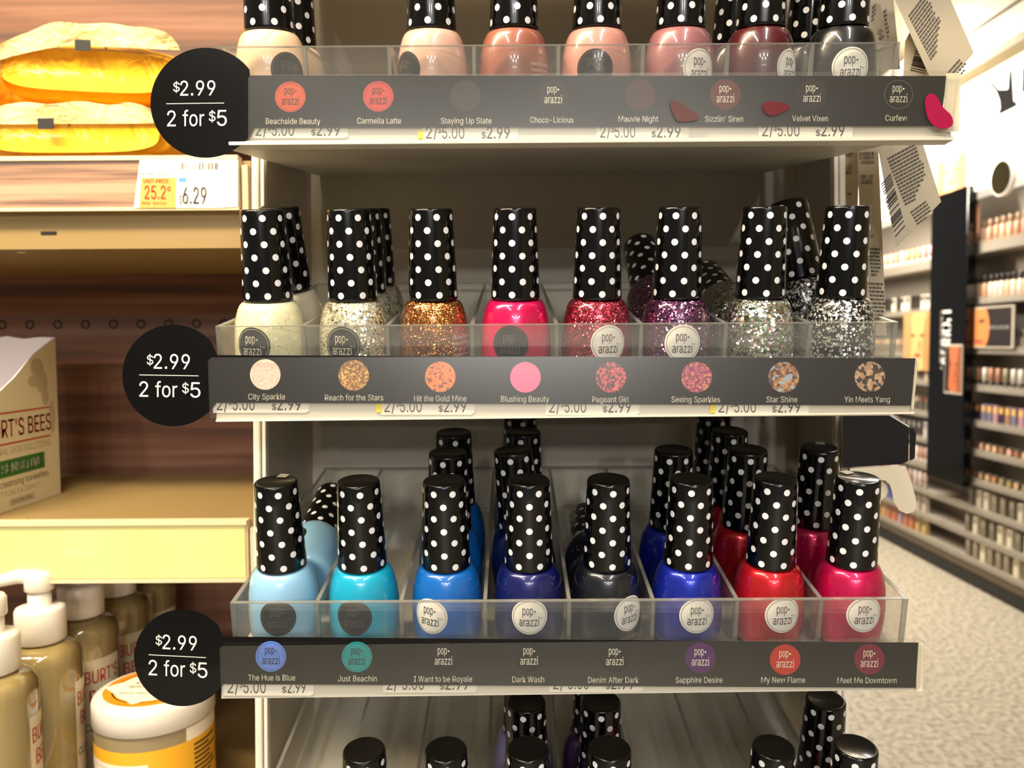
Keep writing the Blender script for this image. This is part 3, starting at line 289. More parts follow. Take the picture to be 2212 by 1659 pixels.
    (263,(119,-44,119,344,144,344,144,-44,132,-5,101,-3,75,5,54,18,38,35,27,56,23,81,62,81,65,65,73,52,84,42,98,35,114,30,132,29,151,31,169,36,183,43,194,54,201,67,204,82,202,95,196,106,186,114,174,121,160,126,144,131,108,141,75,154,51,171,36,192,31,220,34,243,44,264,60,281,81,294,106,301,134,304,162,301,186,293,207,281,222,265,232,245,236,223,199,223,193,243,178,258,158,267,133,270,115,269,99,264,86,257,76,247,70,235,68,221,70,208,77,197,88,188,100,182,113,177,125,173,156,165,169,161,184,155,198,149,212,140,223,129,233,116,239,101,241,82,238,58,228,37,212,20,191,6,164,-2),(0,1,2,0,2,3,39,40,41,38,39,41,38,41,42,37,38,42,37,42,43,37,43,44,36,37,51,51,37,44,36,51,52,50,51,44,36,52,53,49,50,44,49,44,45,35,36,53,35,53,54,48,49,45,35,54,55,35,55,56,48,45,46,34,35,56,47,48,46,34,56,57,34,57,58,33,34,58,33,58,59,33,59,60,32,33,60,32,60,61,32,61,62,32,62,63,32,63,64,31,32,64,31,64,65,31,65,66,31,66,67,30,31,67,30,67,68,29,30,68,29,68,69,28,29,69,28,69,70,27,28,70,26,27,70,26,70,71,25,26,71,24,25,71,24,71,72,23,24,72,22,23,72,22,72,73,9,10,11,9,11,12,21,22,73,9,12,13,21,73,74,8,9,13,20,21,74,8,13,14,19,20,74,8,14,15,19,74,75,18,19,75,7,8,15,7,15,16,17,18,75,7,16,17,7,17,75,7,75,76,6,7,76,6,76,77,5,6,77,5,77,4)),
    (111,(56,-3,46,-1,37,5,31,14,29,24,31,35,37,43,46,49,56,51,67,49,75,43,81,35,83,24,81,14,75,5,67,-1),(7,9,8,6,9,7,6,10,9,5,10,6,5,11,10,4,11,5,4,12,11,3,12,4,3,13,12,2,13,3,2,14,13,1,14,2,1,15,14,0,15,1)),
    (111,(22,-70,40,42,81,42,50,-70),(0,2,1,0,3,2)),
    (122,(46,187,41,300,80,300,76,187),(0,2,1,0,3,2)),
    (147,(139,314,42,-45,8,-45,105,314),(2,0,3,2,1,0)),
    (111,(56,160,46,162,37,168,31,176,29,186,31,197,37,206,46,211,56,213,67,211,75,206,81,197,83,186,81,176,75,168,67,162,56,-3,46,-1,37,5,31,14,29,24,31,35,37,43,46,49,56,51,67,49,75,43,81,35,83,24,81,14,75,5,67,-1),(23,25,24,22,25,23,22,26,25,21,26,22,21,27,26,20,27,21,20,28,27,19,28,20,19,29,28,18,29,19,18,30,29,17,30,18,17,31,30,16,31,17,7,9,8,6,9,7,6,10,9,5,10,6,5,11,10,4,11,5,4,12,11,3,12,4,3,13,12,2,13,3,2,14,13,1,14,2,1,15,14,0,15,1)),
    (267,(199,144,199,111,67,111,67,144),(2,0,3,2,1,0)),
    (399,(103,167,86,169,71,175,59,185,51,198,46,212,44,229,44,243,46,259,51,274,60,287,71,296,86,303,103,305,121,303,136,296,147,287,156,274,161,259,162,243,162,229,161,212,156,198,147,185,136,175,121,169,103,193,117,196,125,204,130,215,132,229,132,243,130,256,125,268,117,276,103,279,90,276,82,268,77,256,75,243,75,229,77,215,81,204,90,196,296,-6,278,-4,263,3,251,13,243,25,238,40,236,56,236,71,238,87,243,102,252,114,263,124,278,130,296,132,313,130,328,124,339,114,348,102,353,87,354,71,354,56,353,40,348,25,339,13,328,3,313,-4,296,21,309,23,317,31,322,43,324,56,324,71,322,84,317,96,309,104,296,106,283,104,274,96,269,84,267,71,267,56,269,43,274,31,282,23,78,0,284,300,319,300,112,0),(12,14,13,11,14,12,11,15,14,88,90,89,88,91,90,10,15,11,10,16,15,9,16,10,9,35,16,35,17,16,9,36,35,34,17,35,9,37,36,33,17,34,8,37,9,33,18,17,8,38,37,32,18,33,7,38,8,32,19,18,7,39,38,31,19,32,6,39,7,6,40,39,30,19,31,30,20,19,5,40,6,5,41,40,29,20,30,29,21,20,5,42,41,28,21,29,4,42,5,28,22,21,4,43,42,27,22,28,3,43,4,27,23,22,3,26,43,26,23,27,3,23,26,2,23,3,2,24,23,1,24,2,1,25,24,0,25,1,56,58,57,55,58,56,55,59,58,54,59,55,54,60,59,53,60,54,53,79,60,79,61,60,53,80,79,78,61,79,53,81,80,77,61,78,52,81,53,77,62,61,52,82,81,76,62,77,51,82,52,76,63,62,51,83,82,75,63,76,50,83,51,50,84,83,74,63,75,74,64,63,49,84,50,49,85,84,73,64,74,73,65,64,72,65,73,49,86,85,48,86,49,72,66,65,48,87,86,71,66,72,47,87,48,71,67,66,47,70,87,70,67,71,47,67,70,47,68,67,46,68,47,45,68,46,45,69,68,44,69,45)),
    (264,(116,-4,89,-1,65,7,46,20,32,37,23,56,20,79,22,96,28,112,37,125,50,138,65,151,83,164,127,198,133,202,140,208,145,214,150,221,153,229,154,239,152,252,145,262,133,269,119,272,108,271,99,267,91,262,86,254,82,245,81,235,82,224,86,214,92,204,99,193,109,181,120,168,258,0,215,0,101,137,85,156,71,173,60,188,52,203,46,218,44,235,47,254,54,270,65,284,79,294,97,301,118,303,139,301,157,294,171,284,182,271,189,255,191,238,190,225,186,213,180,202,172,192,162,182,151,173,91,128,75,115,65,103,59,91,57,77,59,64,64,52,73,41,84,34,98,29,114,27,131,29,148,35,164,44,178,56,189,71,198,89,204,110,206,132,240,132,239,106,234,85,227,68,219,54,211,44,204,37,196,28,180,14,160,4,138,-2),(49,50,51,48,49,51,48,51,52,47,48,52,47,52,53,47,53,54,46,47,23,23,47,54,46,23,24,22,23,54,22,54,55,46,24,25,45,46,25,21,22,55,45,25,26,20,21,55,45,26,27,20,55,56,45,27,28,44,45,28,19,20,56,44,28,29,18,19,56,18,56,57,44,29,30,43,44,30,17,18,57,17,57,58,43,30,31,16,17,58,42,43,31,42,31,32,15,16,58,15,58,59,14,15,59,42,32,33,41,42,33,13,14,59,13,59,60,12,13,34,34,13,60,41,33,34,34,60,61,40,41,34,34,61,62,40,34,12,12,34,35,39,40,12,12,35,78,78,35,36,11,12,39,39,12,78,11,39,38,10,11,38,9,10,38,9,38,63,63,38,37,80,81,82,80,82,83,9,63,64,8,9,64,8,64,65,7,8,65,79,80,83,79,83,84,7,65,66,6,7,66,6,66,67,78,79,84,78,84,85,5,6,67,5,67,68,77,78,87,87,78,36,36,78,86,86,78,85,5,68,69,4,5,69,76,77,87,87,86,36,4,69,70,76,87,88,75,76,88,4,70,71,75,88,89,3,4,71,74,75,89,3,71,72,73,74,89,3,72,73,73,89,90,3,73,90,2,3,90,2,90,91,1,2,91,1,91,92,0,1,92)),
    (233,(108,0,108,300,132,300,132,0,122,34,94,38,69,49,48,66,33,89,23,117,20,149,23,182,33,211,48,234,69,251,94,262,122,266,138,264,153,261,167,256,180,249,191,240,200,229,208,216,213,202,179,193,176,202,171,209,166,216,159,222,151,227,143,230,133,233,122,233,102,230,86,222,73,208,64,191,59,171,57,149,59,128,64,108,73,91,86,78,102,69,122,66,133,67,143,69,152,73,160,78,166,84,172,91,176,99,179,108,214,99,209,85,201,72,192,61,181,51,168,44,154,38,138,35),(0,16,1,16,2,1,16,3,2,15,34,16,34,0,16,0,33,16,33,3,16,3,32,16,32,17,16,32,18,17,14,34,15,32,19,18,32,20,19,13,34,14,32,21,20,32,22,21,12,34,13,34,0,33,0,45,33,45,3,33,3,32,33,31,22,32,12,35,34,30,22,31,30,23,22,29,23,30,28,23,29,12,36,35,27,23,28,27,24,23,11,36,12,26,24,27,11,37,36,26,25,24,11,38,37,10,38,11,10,39,38,9,39,10,9,40,39,9,41,40,8,41,9,8,42,41,52,54,53,51,54,52,51,55,54,50,55,51,8,43,42,7,43,8,50,56,55,49,56,50,48,56,49,7,44,43,47,56,48,47,57,56,46,57,47,7,45,44,45,57,46,7,5,45,5,0,45,0,4,45,4,3,45,3,61,45,61,57,45,6,5,7,61,58,57,61,59,58,61,60,59,0,4,5,4,3,61)),
    (247,(113,329,141,388,181,388,142,329,35,0,35,300,220,300,220,266,73,266,73,169,210,169,210,135,73,135,73,34,221,34,221,0),(4,8,5,8,6,5,8,7,6,4,9,8,4,12,9,12,10,9,12,11,10,4,13,12,4,14,13,4,15,14,0,2,1,0,3,2)),
)
GLYPH = dict(zip(CHARS, SHAPES))
_txt = {}


def text_shape(string, bold=0.0):
    """flat letters; x starts at 0, y in units of the capital height; bold widens the strokes"""
    key = (string, bold)
    if key in _txt:
        return _txt[key]
    vs, fs, x = [], [], 0
    for ch in string:
        adv, pts, tri = GLYPH.get(ch, GLYPH[' '])
        for dx, dy in (((-bold, 0), (bold, 0)) if bold else ((0, 0),)):
            k = len(vs)
            vs += [((x + pts[q]) / 300 + dx, pts[q + 1] / 300 + dy) for q in range(0, len(pts), 2)]
            for i in range(0, len(tri), 3):
                f = (tri[i] + k, tri[i + 1] + k, tri[i + 2] + k)
                a, b, d = (vs[q] for q in f)
                fs.append(f if (b[0] - a[0]) * (d[1] - a[1]) - (b[1] - a[1]) * (d[0] - a[0]) > 0 else f[::-1])
        x += adv
    x0, x1 = min(v[0] for v in vs), max(v[0] for v in vs)
    vs = [(v[0] - x0, v[1]) for v in vs]
    _txt[key] = (vs, fs, x1 - x0, 1.0)
    return _txt[key]


def thing(name, label, cat, frame, group=None):
    o = bpy.data.objects.new(name, None)
    o.empty_display_size = .01
    COL.objects.link(o)
    o.matrix_world = frame
    o['label'], o['category'] = label, cat
    if group:
        o['group'] = group
    return o


def tag(o, label, cat, group=None):
    o['label'], o['category'] = label, cat
    if group:
        o['group'] = group
    return o


def struct(o):
    o['kind'] = 'structure'
    return o


def tr(x, y, z):
    return Matrix.Translation((x * .001, y * .001, z * .001))


# ------------------------------------------------------------------ materials
def lin(h):
    if isinstance(h, str):
        h = h.lstrip('#')
        c = [int(h[i:i + 2], 16) / 255 for i in (0, 2, 4)]
        return tuple(x / 12.92 if x <= .04045 else ((x + .055) / 1.055) ** 2.4 for x in c) + (1,)
    return tuple(h) + (1,)


_m = {}


def mat(name, col, rough=.5, metal=0.0, coat=0.0, spec=.5, emit=0, trans=0.0):
    if name in _m:
        return _m[name]
    m = bpy.data.materials.new(name)
    m.use_nodes = True
    b = m.node_tree.nodes['Principled BSDF']
    b.inputs['Base Color'].default_value = lin(col)
    b.inputs['Roughness'].default_value = rough
    b.inputs['Metallic'].default_value = metal
    b.inputs['Coat Weight'].default_value = coat
    b.inputs['Coat Roughness'].default_value = .04
    b.inputs['Specular IOR Level'].default_value = spec
    if emit:
        b.inputs['Emission Color'].default_value = lin(col)
        b.inputs['Emission Strength'].default_value = emit
    if trans:
        b.inputs['Transmission Weight'].default_value = trans
    _m[name] = m
    return m


class NT:
    def __init__(s, m):
        s.t = m.node_tree
        s.n, s.l = s.t.nodes, s.t.links

    def new(s, typ, **kw):
        n = s.n.new(typ)
        for k, v in kw.items():
            setattr(n, k, v)
        return n

    def math(s, op, a, b=None, c=None):
        n = s.new('ShaderNodeMath', operation=op)
        for i, x in enumerate((a, b, c)):
            if x is None:
                continue
            if isinstance(x, (int, float)):
                n.inputs[i].default_value = x
            else:
                s.l.new(x, n.inputs[i])
        return n.outputs[0]

    def mix(s, fac, a, b):
        n = s.new('ShaderNodeMix', data_type='RGBA')
        for k, x in (('Factor', fac), ('A', a), ('B', b)):
            sock = [q for q in n.inputs if q.name == k and (q.type == 'RGBA' or k == 'Factor' and q.type == 'VALUE')][0]
            if isinstance(x, (int, float)):
                sock.default_value = x
            elif isinstance(x, tuple):
                sock.default_value = x
            else:
                s.l.new(x, sock)
        return [q for q in n.outputs if q.type == 'RGBA'][0]


def clear(name, haze=.05, col='#ffffff', tint='#fafaf8', rough=.06, gloss=.5):
    """thin clear plastic: see-through with a reflection that grows towards grazing angles and a little haze"""
    if name in _m:
        return _m[name]
    m = bpy.data.materials.new(name)
    m.use_nodes = True
    t = NT(m)
    t.n.remove(t.n['Principled BSDF'])
    out = t.n['Material Output']
    tb = t.new('ShaderNodeBsdfTransparent')
    tb.inputs[0].default_value = lin(tint)
    df = t.new('ShaderNodeBsdfDiffuse')
    df.inputs[0].default_value = lin(col)
    gl = t.new('ShaderNodeBsdfGlossy')
    gl.inputs[0].default_value = (1, 1, 1, 1)
    gl.inputs['Roughness'].default_value = rough
    lw = t.new('ShaderNodeLayerWeight')
    lw.inputs[0].default_value = .5
    fac = t.math('MULTIPLY_ADD', t.math('POWER', lw.outputs['Facing'], 3.5), gloss, .035)
    m1, m2 = t.new('ShaderNodeMixShader'), t.new('ShaderNodeMixShader')
    m1.inputs[0].default_value = haze
    t.l.new(tb.outputs[0], m1.inputs[1])
    t.l.new(df.outputs[0], m1.inputs[2])
    t.l.new(fac, m2.inputs[0])
    t.l.new(m1.outputs[0], m2.inputs[1])
    t.l.new(gl.outputs[0], m2.inputs[2])
    t.l.new(m2.outputs[0], out.inputs[0])
    _m[name] = m
    return m


def dotted_cap():
    m = mat('dotted_black_plastic', '#060606', .2, coat=.35, spec=.3)
    t = NT(m)
    b = t.n['Principled BSDF']
    tc = t.new('ShaderNodeTexCoord')
    sp = t.new('ShaderNodeSeparateXYZ')
    t.l.new(tc.outputs['Object'], sp.inputs[0])
    x, y, z = sp.outputs
    r = t.math('SQRT', t.math('ADD', t.math('MULTIPLY', x, x), t.math('MULTIPLY', y, y)))
    w_ = t.math('DIVIDE', t.math('SUBTRACT', t.math('MULTIPLY', z, 1000), 2.9), 5.75)
    row = t.math('ROUND', w_)
    dz = t.math('MULTIPLY', t.math('SUBTRACT', w_, row), 5.75)
    ua = t.math('MULTIPLY', t.math('ARCTAN2', y, x), 7 / (2 * pi))
    ua = t.math('ADD', ua, t.math('MULTIPLY', row, .5))
    du = t.math('SUBTRACT', t.math('FRACT', t.math('ADD', ua, 20.5)), .5)
    du = t.math('MULTIPLY', du, t.math('MULTIPLY', r, 2 * pi / 7 * 1000))
    d = t.math('SQRT', t.math('ADD', t.math('MULTIPLY', du, du), t.math('MULTIPLY', dz, dz)))
    mask = t.math('LESS_THAN', d, 1.5)
    t.l.new(t.mix(mask, lin('#050505'), lin('#ececf0')), b.inputs['Base Color'])
    return m


def glitter(name, base, flakes, scale=1500, dens=.45, size=.5, rough=.2, metal_base=.0, tilt=.9, spark=1.0, scale2=None):
    """polish with flakes: Voronoi cells, each flake with its own colour and tilt"""
    m = mat(name, base, .3, coat=1.0)
    t = NT(m)
    b = t.n['Principled BSDF']
    tc = t.new('ShaderNodeTexCoord')
    col = lin(base)
    prev_col, prev_met, nrm = col, metal_base, None
    geo = t.new('ShaderNodeNewGeometry')
    nrm_acc = geo.outputs['Normal']
    met_acc = None
    for k, sc in enumerate([scale] + ([scale2] if scale2 else [])):
        vo = t.new('ShaderNodeTexVoronoi')
        vo.inputs['Scale'].default_value = sc
        t.l.new(tc.outputs['Object'], vo.inputs['Vector'])
        sp = t.new('ShaderNodeSeparateColor')
        t.l.new(vo.outputs['Color'], sp.inputs[0])
        mask = t.math('MULTIPLY', t.math('LESS_THAN', sp.outputs[0], dens), t.math('LESS_THAN', vo.outputs['Distance'], size))
        ramp = t.new('ShaderNodeValToRGB')
        ramp.color_ramp.interpolation = 'CONSTANT'
        el = ramp.color_ramp.elements
        while len(el) < len(flakes):
            el.new(.5)
        for i, c in enumerate(flakes):
            el[i].position = i / len(flakes)
            el[i].color = lin(c)
        t.l.new(sp.outputs[1], ramp.inputs[0])
        prev_col = t.mix(mask, prev_col, ramp.outputs[0])
        sub = t.new('ShaderNodeVectorMath', operation='SUBTRACT')
        t.l.new(vo.outputs['Color'], sub.inputs[0])
        sub.inputs[1].default_value = (.5, .5, .5)
        scl = t.new('ShaderNodeVectorMath', operation='SCALE')
        t.l.new(sub.outputs[0], scl.inputs[0])
        t.l.new(t.math('MULTIPLY', mask, tilt), scl.inputs['Scale'])
        ad = t.new('ShaderNodeVectorMath', operation='ADD')
        t.l.new(nrm_acc, ad.inputs[0])
        t.l.new(scl.outputs[0], ad.inputs[1])
        nrm_acc = ad.outputs[0]
        mk = t.math('MULTIPLY', mask, spark)
        met_acc = mk if met_acc is None else t.math('MAXIMUM', met_acc, mk)
    no = t.new('ShaderNodeVectorMath', operation='NORMALIZE')
    t.l.new(nrm_acc, no.inputs[0])
    t.l.new(prev_col, b.inputs['Base Color'])
    t.l.new(t.math('MAXIMUM', met_acc, metal_base), b.inputs['Metallic'])
    b.inputs['Roughness'].default_value = rough
    t.l.new(no.outputs[0], b.inputs['Normal'])
    return m


def noisy(name, c0, c1, scale, rough=.6, stretch=(1, 1, 1), detail=5, c2=None, lo=.35, hi=.65, coat=0, metal=0):
    m = mat(name, c0, rough, metal=metal, coat=coat)
    t = NT(m)
    b = t.n['Principled BSDF']
    tc = t.new('ShaderNodeTexCoord')
    mp = t.new('ShaderNodeMapping')
    mp.inputs['Scale'].default_value = stretch
    t.l.new(tc.outputs['Object'], mp.inputs[0])
    no = t.new('ShaderNodeTexNoise')
    no.inputs['Scale'].default_value = scale
    no.inputs['Detail'].default_value = detail
    t.l.new(mp.outputs[0], no.inputs['Vector'])
    ra = t.new('ShaderNodeValToRGB')
    e = ra.color_ramp.elements
    e[0].position, e[0].color = lo, lin(c0)
    e[1].position, e[1].color = hi, lin(c1)
    if c2:
        q = e.new((lo + hi) / 2)
        q.color = lin(c2)
    t.l.new(no.outputs[0], ra.inputs[0])
    t.l.new(ra.outputs[0], b.inputs['Base Color'])
    return m


WHITE = mat('white_plastic', '#e8e2d4', .35)
POST = mat('cream_enamel', '#efe6d6', .35)
GREY = noisy('grey_enamel', '#d0c6b6', '#c8beae', 6, .45)
BLACK = mat('black_card', '#060505', .2, coat=.25, spec=.25)
INK = mat('dark_ink', '#2a2422', .5)
PAPERW = mat('paper_white', '#f2eee6', .6)
LETTER = mat('cream_letters', '#fbf6e6', .5)
ACR = clear('clear_acrylic', .035, rough=.05, gloss=.35)
ACRF = clear('clear_acrylic_front', .035, rough=.08, gloss=.3)
EDGE = clear('acrylic_cut_edge', .2, col='#d8d4ca', tint='#d2d4d2', rough=.2, gloss=.4)
COVER = clear('clear_sign_cover', .018, col='#b8b0a0', rough=.24, gloss=.4)
CAP = dotted_cap()
# ================================================================== the room
FLOOR = noisy('speckled_floor', '#8c8474', '#bcb3a0', 42, .5, detail=9, lo=.40, hi=.60, c2='#aaa08c')
MB().box(-4000, 5000, -4000, 9000, -40, 0, FLOOR).build('floor')['kind'] = 'structure'
MB().box(-4000, 5000, -4000, 9000, 3300, 3340, mat('ceiling_white', '#d9d2c4', .8)).build('ceiling')['kind'] = 'structure'

# ================================================================== nail polish tower
TOPZ = [69.3, -52.0, -173.2, -294.4]        # rim height of each tray (tray frame, mm below or above the eye)
FD = [383.6, 357.0, 332.5, 308.0]           # distance of each tray's front wall
XL = [-130.1, -131.7, -126.8, -128.0]
TW, PITCH = 303.5, 37.66
PANEL = 560.0                               # depth of the grey back panel (tower frame)

tower = thing('display_tower', 'tall grey nail polish display tower with cream edge posts carrying the four clear trays', 'display stand',
              DF @ tr(25, 500, -1365))


def tw(x, y, z):
    return (x - 25, y - 500, z + 1365)


def twbox(x0, x1, y0, y1, z0, z1, m):
    a, b = tw(x0, y0, z0), tw(x1, y1, z1)
    return MB().box(a[0], b[0], a[1], b[1], a[2], b[2], m)


twbox(-140, 197, PANEL, PANEL + 8, -1365, 420, GREY).build('back_panel', tower)
for s, xa, xb in ((-1, -143, -140), (1, 184, 197)):
    p = [tw(*q) for q in ((xa, 458, -1365), (xa + 2, 458, -1365), (xb + 2, PANEL, -1365), (xb, PANEL, -1365),
                          (xa, 458, 420), (xa + 2, 458, 420), (xb + 2, PANEL, 420), (xb, PANEL, 420))]
    MB().hexa(p, GREY).build('side_wall', tower)
twbox(-144.5, -140.3, 451, 458, -1365, 420, POST).build('post', tower, bevel=1)
twbox(-139.8, -137.6, 452, 458, -1365, 420, POST).build('edge_strip', tower, bevel=.5)
twbox(180.5, 183.0, 452, 458, -1365, 420, POST).build('edge_strip', tower, bevel=.5)
twbox(183.2, 186.8, 451, 458, -1365, 420, POST).build('post', tower, bevel=1)
twbox(-150, 200, 380, PANEL + 8, -1365, -1280, WHITE).build('plinth', tower, bevel=3)

TRAYNAME = ['top', 'second', 'third', 'bottom']
TRAYSAY = ['cut off by the top of the photo', 'holding the glitter polishes', 'holding the blue and red polishes', 'at the bottom edge of the photo']


def back_limit(z):
    return (PANEL - 5 + z * sin(TH + TAU)) / cos(TH + TAU)


for k in range(4):
    zt, fd, xl = TOPZ[k], FD[k], XL[k]
    zb = zt - 30.4
    bk = min(back_limit(zb) - 1, fd + 188)
    t = thing('acrylic_tray', 'clear acrylic eight slot tray ' + TRAYSAY[k], 'display tray', TF @ tr(xl + TW / 2, fd + 90, zb), 'clear acrylic polish trays')

    def B(x0, x1, y0, y1, z0, z1, m=ACR):
        return MB().box(x0 - xl - TW / 2, x1 - xl - TW / 2, y0 - fd - 90, y1 - fd - 90, z0 - zb, z1 - zb, m)

    def wall(x0, x1, y0, y1, z0, z1, m=ACR):       # a sheet with cut edges: the rim shows brighter
        mb = B(x0, x1, y0, y1, z0, z1 - .5, m)
        a = B(x0, x1, y0, y1, z1 - .5, z1, EDGE)
        return mb.add(a.v, a.f, EDGE)
    wall(xl, xl + TW, fd, fd + 2.0, zb + 2.5, zt, ACRF).build('front_wall', t)
    wall(xl, xl + TW, bk - 2, bk, zb + 2.5, zt + 1).build('back_wall', t)
    B(xl, xl + TW, fd, bk, zb, zb + 2.4).build('floor_plate', t)
    for j in range(9):
        x = xl + j * PITCH
        e0, e1 = (0 if j == 0 else .25), (2.2 if j == 8 else 1.95)
        mb = wall(x + e0, x + e1, fd + 2.05, bk - 2.05, zb + 2.5, zt)
        a = B(x + e0 + .05, x + e1 - .05, fd + .1, fd + 2.0, zb + 2.5, zt - .6, EDGE)
        mb.add(a.v, a.f, EDGE)
        mb.build('side_wall' if j in (0, 8) else 'divider', t)
    # ridges of the tray floor
    for j in range(8):
        mb = MB()
        for q in (.3, .7):
            x = xl + (j + q) * PITCH
            a = B(x - .5, x + .5, fd + 4, bk - 4, zb + 2.4, zb + 2.9)
            mb.add(a.v, a.f, ACR)
        mb.build('floor_ridge', t)

# ------------------------------------------------------------------ shelf decks with white price rails
SA = [355.0, 350.0, 352.0]                   # depth of the shade cards
RAIL = [[(495, 317), (535, 264), (2052, 264), (2056, 306)], [(467, 911), (470, 860), (1976, 864), (1972, 894)], [(478, 1509), (480, 1464), (1987, 1474), (1990, 1490)]]
SHELF = mat('shelf_white', '#d9d3c6', .4)
for k in range(4):
    zt, fd, xl = TOPZ[k], FD[k], XL[k]
    bk = back_limit(zt - 45)
    o_ = Vector(t2d(xl + TW / 2, fd + 80, zt - 31))
    t = thing('display_shelf', ['white shelf deck with price rail under the top tray', 'white shelf deck with price rail under the glitter polishes',
                                'white shelf deck with price rail under the blue and red polishes', 'white shelf deck under the tray at the bottom edge'][k], 'shelf',
              DF @ tr(*o_), 'white shelves of the polish tower')
    x0, x1 = xl - 2, xl + TW + 2
    pts = [(x0, fd, zt - 43), (x1, fd, zt - 43), (x1, bk, zt - 49), (x0, bk, zt - 49), (x0, fd, zt - 30.6), (x1, fd, zt - 30.6), (x1, bk, zt - 30.6), (x0, bk, zt - 30.6)]
    MB().hexa([tuple(Vector(t2d(*p)) - o_) for p in pts], SHELF).build('deck', t)
    if k < 3:
        a = SA[k] + 1.6
        q = [Vector(dp(px, py, a)) - o_ for px, py in RAIL[k]]
        if k == 1 or k == 0:                 # main face with a lip along its foot
            mb = MB().prism([(p.x, p.z) for p in q], lambda x, z: (x, q[0].y, z), lambda x, z: (x, q[0].y + 5, z), SHELF)
            lo, ro, lh = q[0], q[3], (2.2, .9)[k]
            mb.hexa([(lo.x + .5, lo.y - 2.4, lo.z), (ro.x, ro.y - 2.4, ro.z), (ro.x, ro.y - .05, ro.z), (lo.x + .5, lo.y - .05, lo.z),
                     (lo.x, lo.y - 1.4, lo.z + lh), (ro.x, ro.y - 1.4, ro.z + lh), (ro.x, ro.y - .05, ro.z + lh), (lo.x, lo.y - .05, lo.z + lh)], SHELF)
        else:
            mb = MB().prism([(p.x, p.z) for p in q], lambda x, z: (x, q[0].y, z), lambda x, z: (x, q[0].y + 5, z), SHELF)
        mb.build('price_rail', t, bevel=.5)

# the next shelf up, just above the frame, shades the top tray
o_ = Vector(t2d(20, 480, 160))
t = thing('display_shelf', 'white shelf deck above the top tray, out of the photo', 'shelf', DF @ tr(*o_), 'white shelves of the polish tower')
bk = back_limit(142)
pts = [(-132, 408, 147), (176, 408, 147), (176, bk, 141), (-132, bk, 141), (-132, 408, 159), (176, 408, 159), (176, bk, 159), (-132, bk, 159)]
MB().hexa([tuple(Vector(t2d(*p)) - o_) for p in pts], SHELF).build('deck', t)

# ------------------------------------------------------------------ price tags in the rails
TAGS = [[(552, 635, 672, 734, 293, 0), (920, 1003, 1040, 1101, 299, 1), (1296, 1372, 1407, 1470, 297, 0), (1646, 1727, 1762, 1824, 294, 0)],
        [(468, 550, 587, 650, 886, 0), (830, 911, 947, 1007, 890, 1), (1186, 1266, 1302, 1363, 891, 0), (1552, 1633, 1668, 1729, 891, 1)],
        [(491, 574, 609, 660, 1497, 0), (835, 916, 950, 1012, 1490, 0), (1195, 1272, 1308, 1370, 1489, 0)]]
TAGP = mat('tag_paper', '#efe9dd', .6)
TAGW = ['under the first shade', 'under the third shade', 'under the fifth shade', 'under the seventh shade']
CARDSAY = ['top sign', 'sign with speckled swatches', 'lowest sign']
GREYINK = mat('grey_ink', '#4a4642', .6)
YEL = mat('yellow_sticker', '#f4dc2c', .6)
for k, row in enumerate(TAGS):
    for j, (a0, a1, b0, b1, by, ye) in enumerate(row):
        a = SA[k] + 1.2
        o_ = Vector(dp(a0 - 8, by + 6, a))
        f = lambda px, py: tuple(Vector(dp(px, py, a)) - o_)
        g = lambda px, py: tuple(Vector(dp(px, py, a - .12)) - o_)
        h = lambda px, py: tuple(Vector(dp(px, py, a + .3)) - o_)
        hi = by - 40
        mb = MB().prism([(a0 - 8, by + 6), (b1 + 10, by + 6), (b1 + 18, by + 2), (b1 + 18, hi), (a0 - 8, hi)], f, h, TAGP)
        dpx = lambda x, z: g(x, -z)
        mb.text('2/', dpx, a0, -by, (a1 - a0) * .30, 25, GREYINK, align='L')
        mb.text('$', dpx, a0 + (a1 - a0) * .31, -by + 12, 8, 13, GREYINK, align='L')
        mb.text('5.00', dpx, a0 + (a1 - a0) * .42, -by, (a1 - a0) * .58, 25, GREYINK, align='L')
        mb.text('$', dpx, b0, -by + 1, 10, 12, GREYINK, .01, align='L')
        mb.text('2.99', dpx, b0 + 12, -by, b1 - b0 - 12, 25, GREYINK, .012, align='L')
        if ye:
            mb.rect(dpx, a0 - 18, a0 - 6, -by - 1, -by + 18, YEL)
        tag(mb.build('price_tag', frame=DF @ tr(*o_)),
            'white shelf price tag ' + TAGW[j] + ' of the ' + CARDSAY[k], 'price tag', 'price tags in the shelf rails')

# ------------------------------------------------------------------ black shade signs with round price disc
SIGN = [
    dict(disc=(444, 222, 119), join=(540, 163), ang=-37, tl=(540, 172), tr=(2044, 164), br=(2033, 272), bl=276,
         cover=[(536, 298), (536, 168), (541, 162), (2068, 153), (2079, 160), (2074, 180), (2060, 290), (2052, 299)],
         t1=(374, 465, 206, 32), line=(359, 484, 223), t2=(361, 490, 272, 34), tilt=-.012),
    dict(disc=(374, 811, 110), join=(469, 767), ang=-42, tl=(469, 767), tr=(1978, 774), br=(1967, 876), bl=870,
         cover=[(453, 903), (449, 780), (456, 772), (1978, 768), (1986, 775), (1974, 884), (1966, 893)],
         t1=(317, 410, 797, 32), line=(301, 429, 811), t2=(301, 433, 858, 33), tilt=.016),
    dict(disc=(394, 1421, 104.5), join=(482, 1375), ang=-42, tl=(482, 1375), tr=(1984, 1388), br=(1978, 1486), bl=1478,
         cover=[(478, 1508), (474, 1402), (480, 1395), (1990, 1379), (1997, 1386), (1993, 1480), (1987, 1488)],
         t1=(336, 425, 1404, 31), line=(321, 445, 1418), t2=(321, 448, 1462, 33), tilt=.05),
]
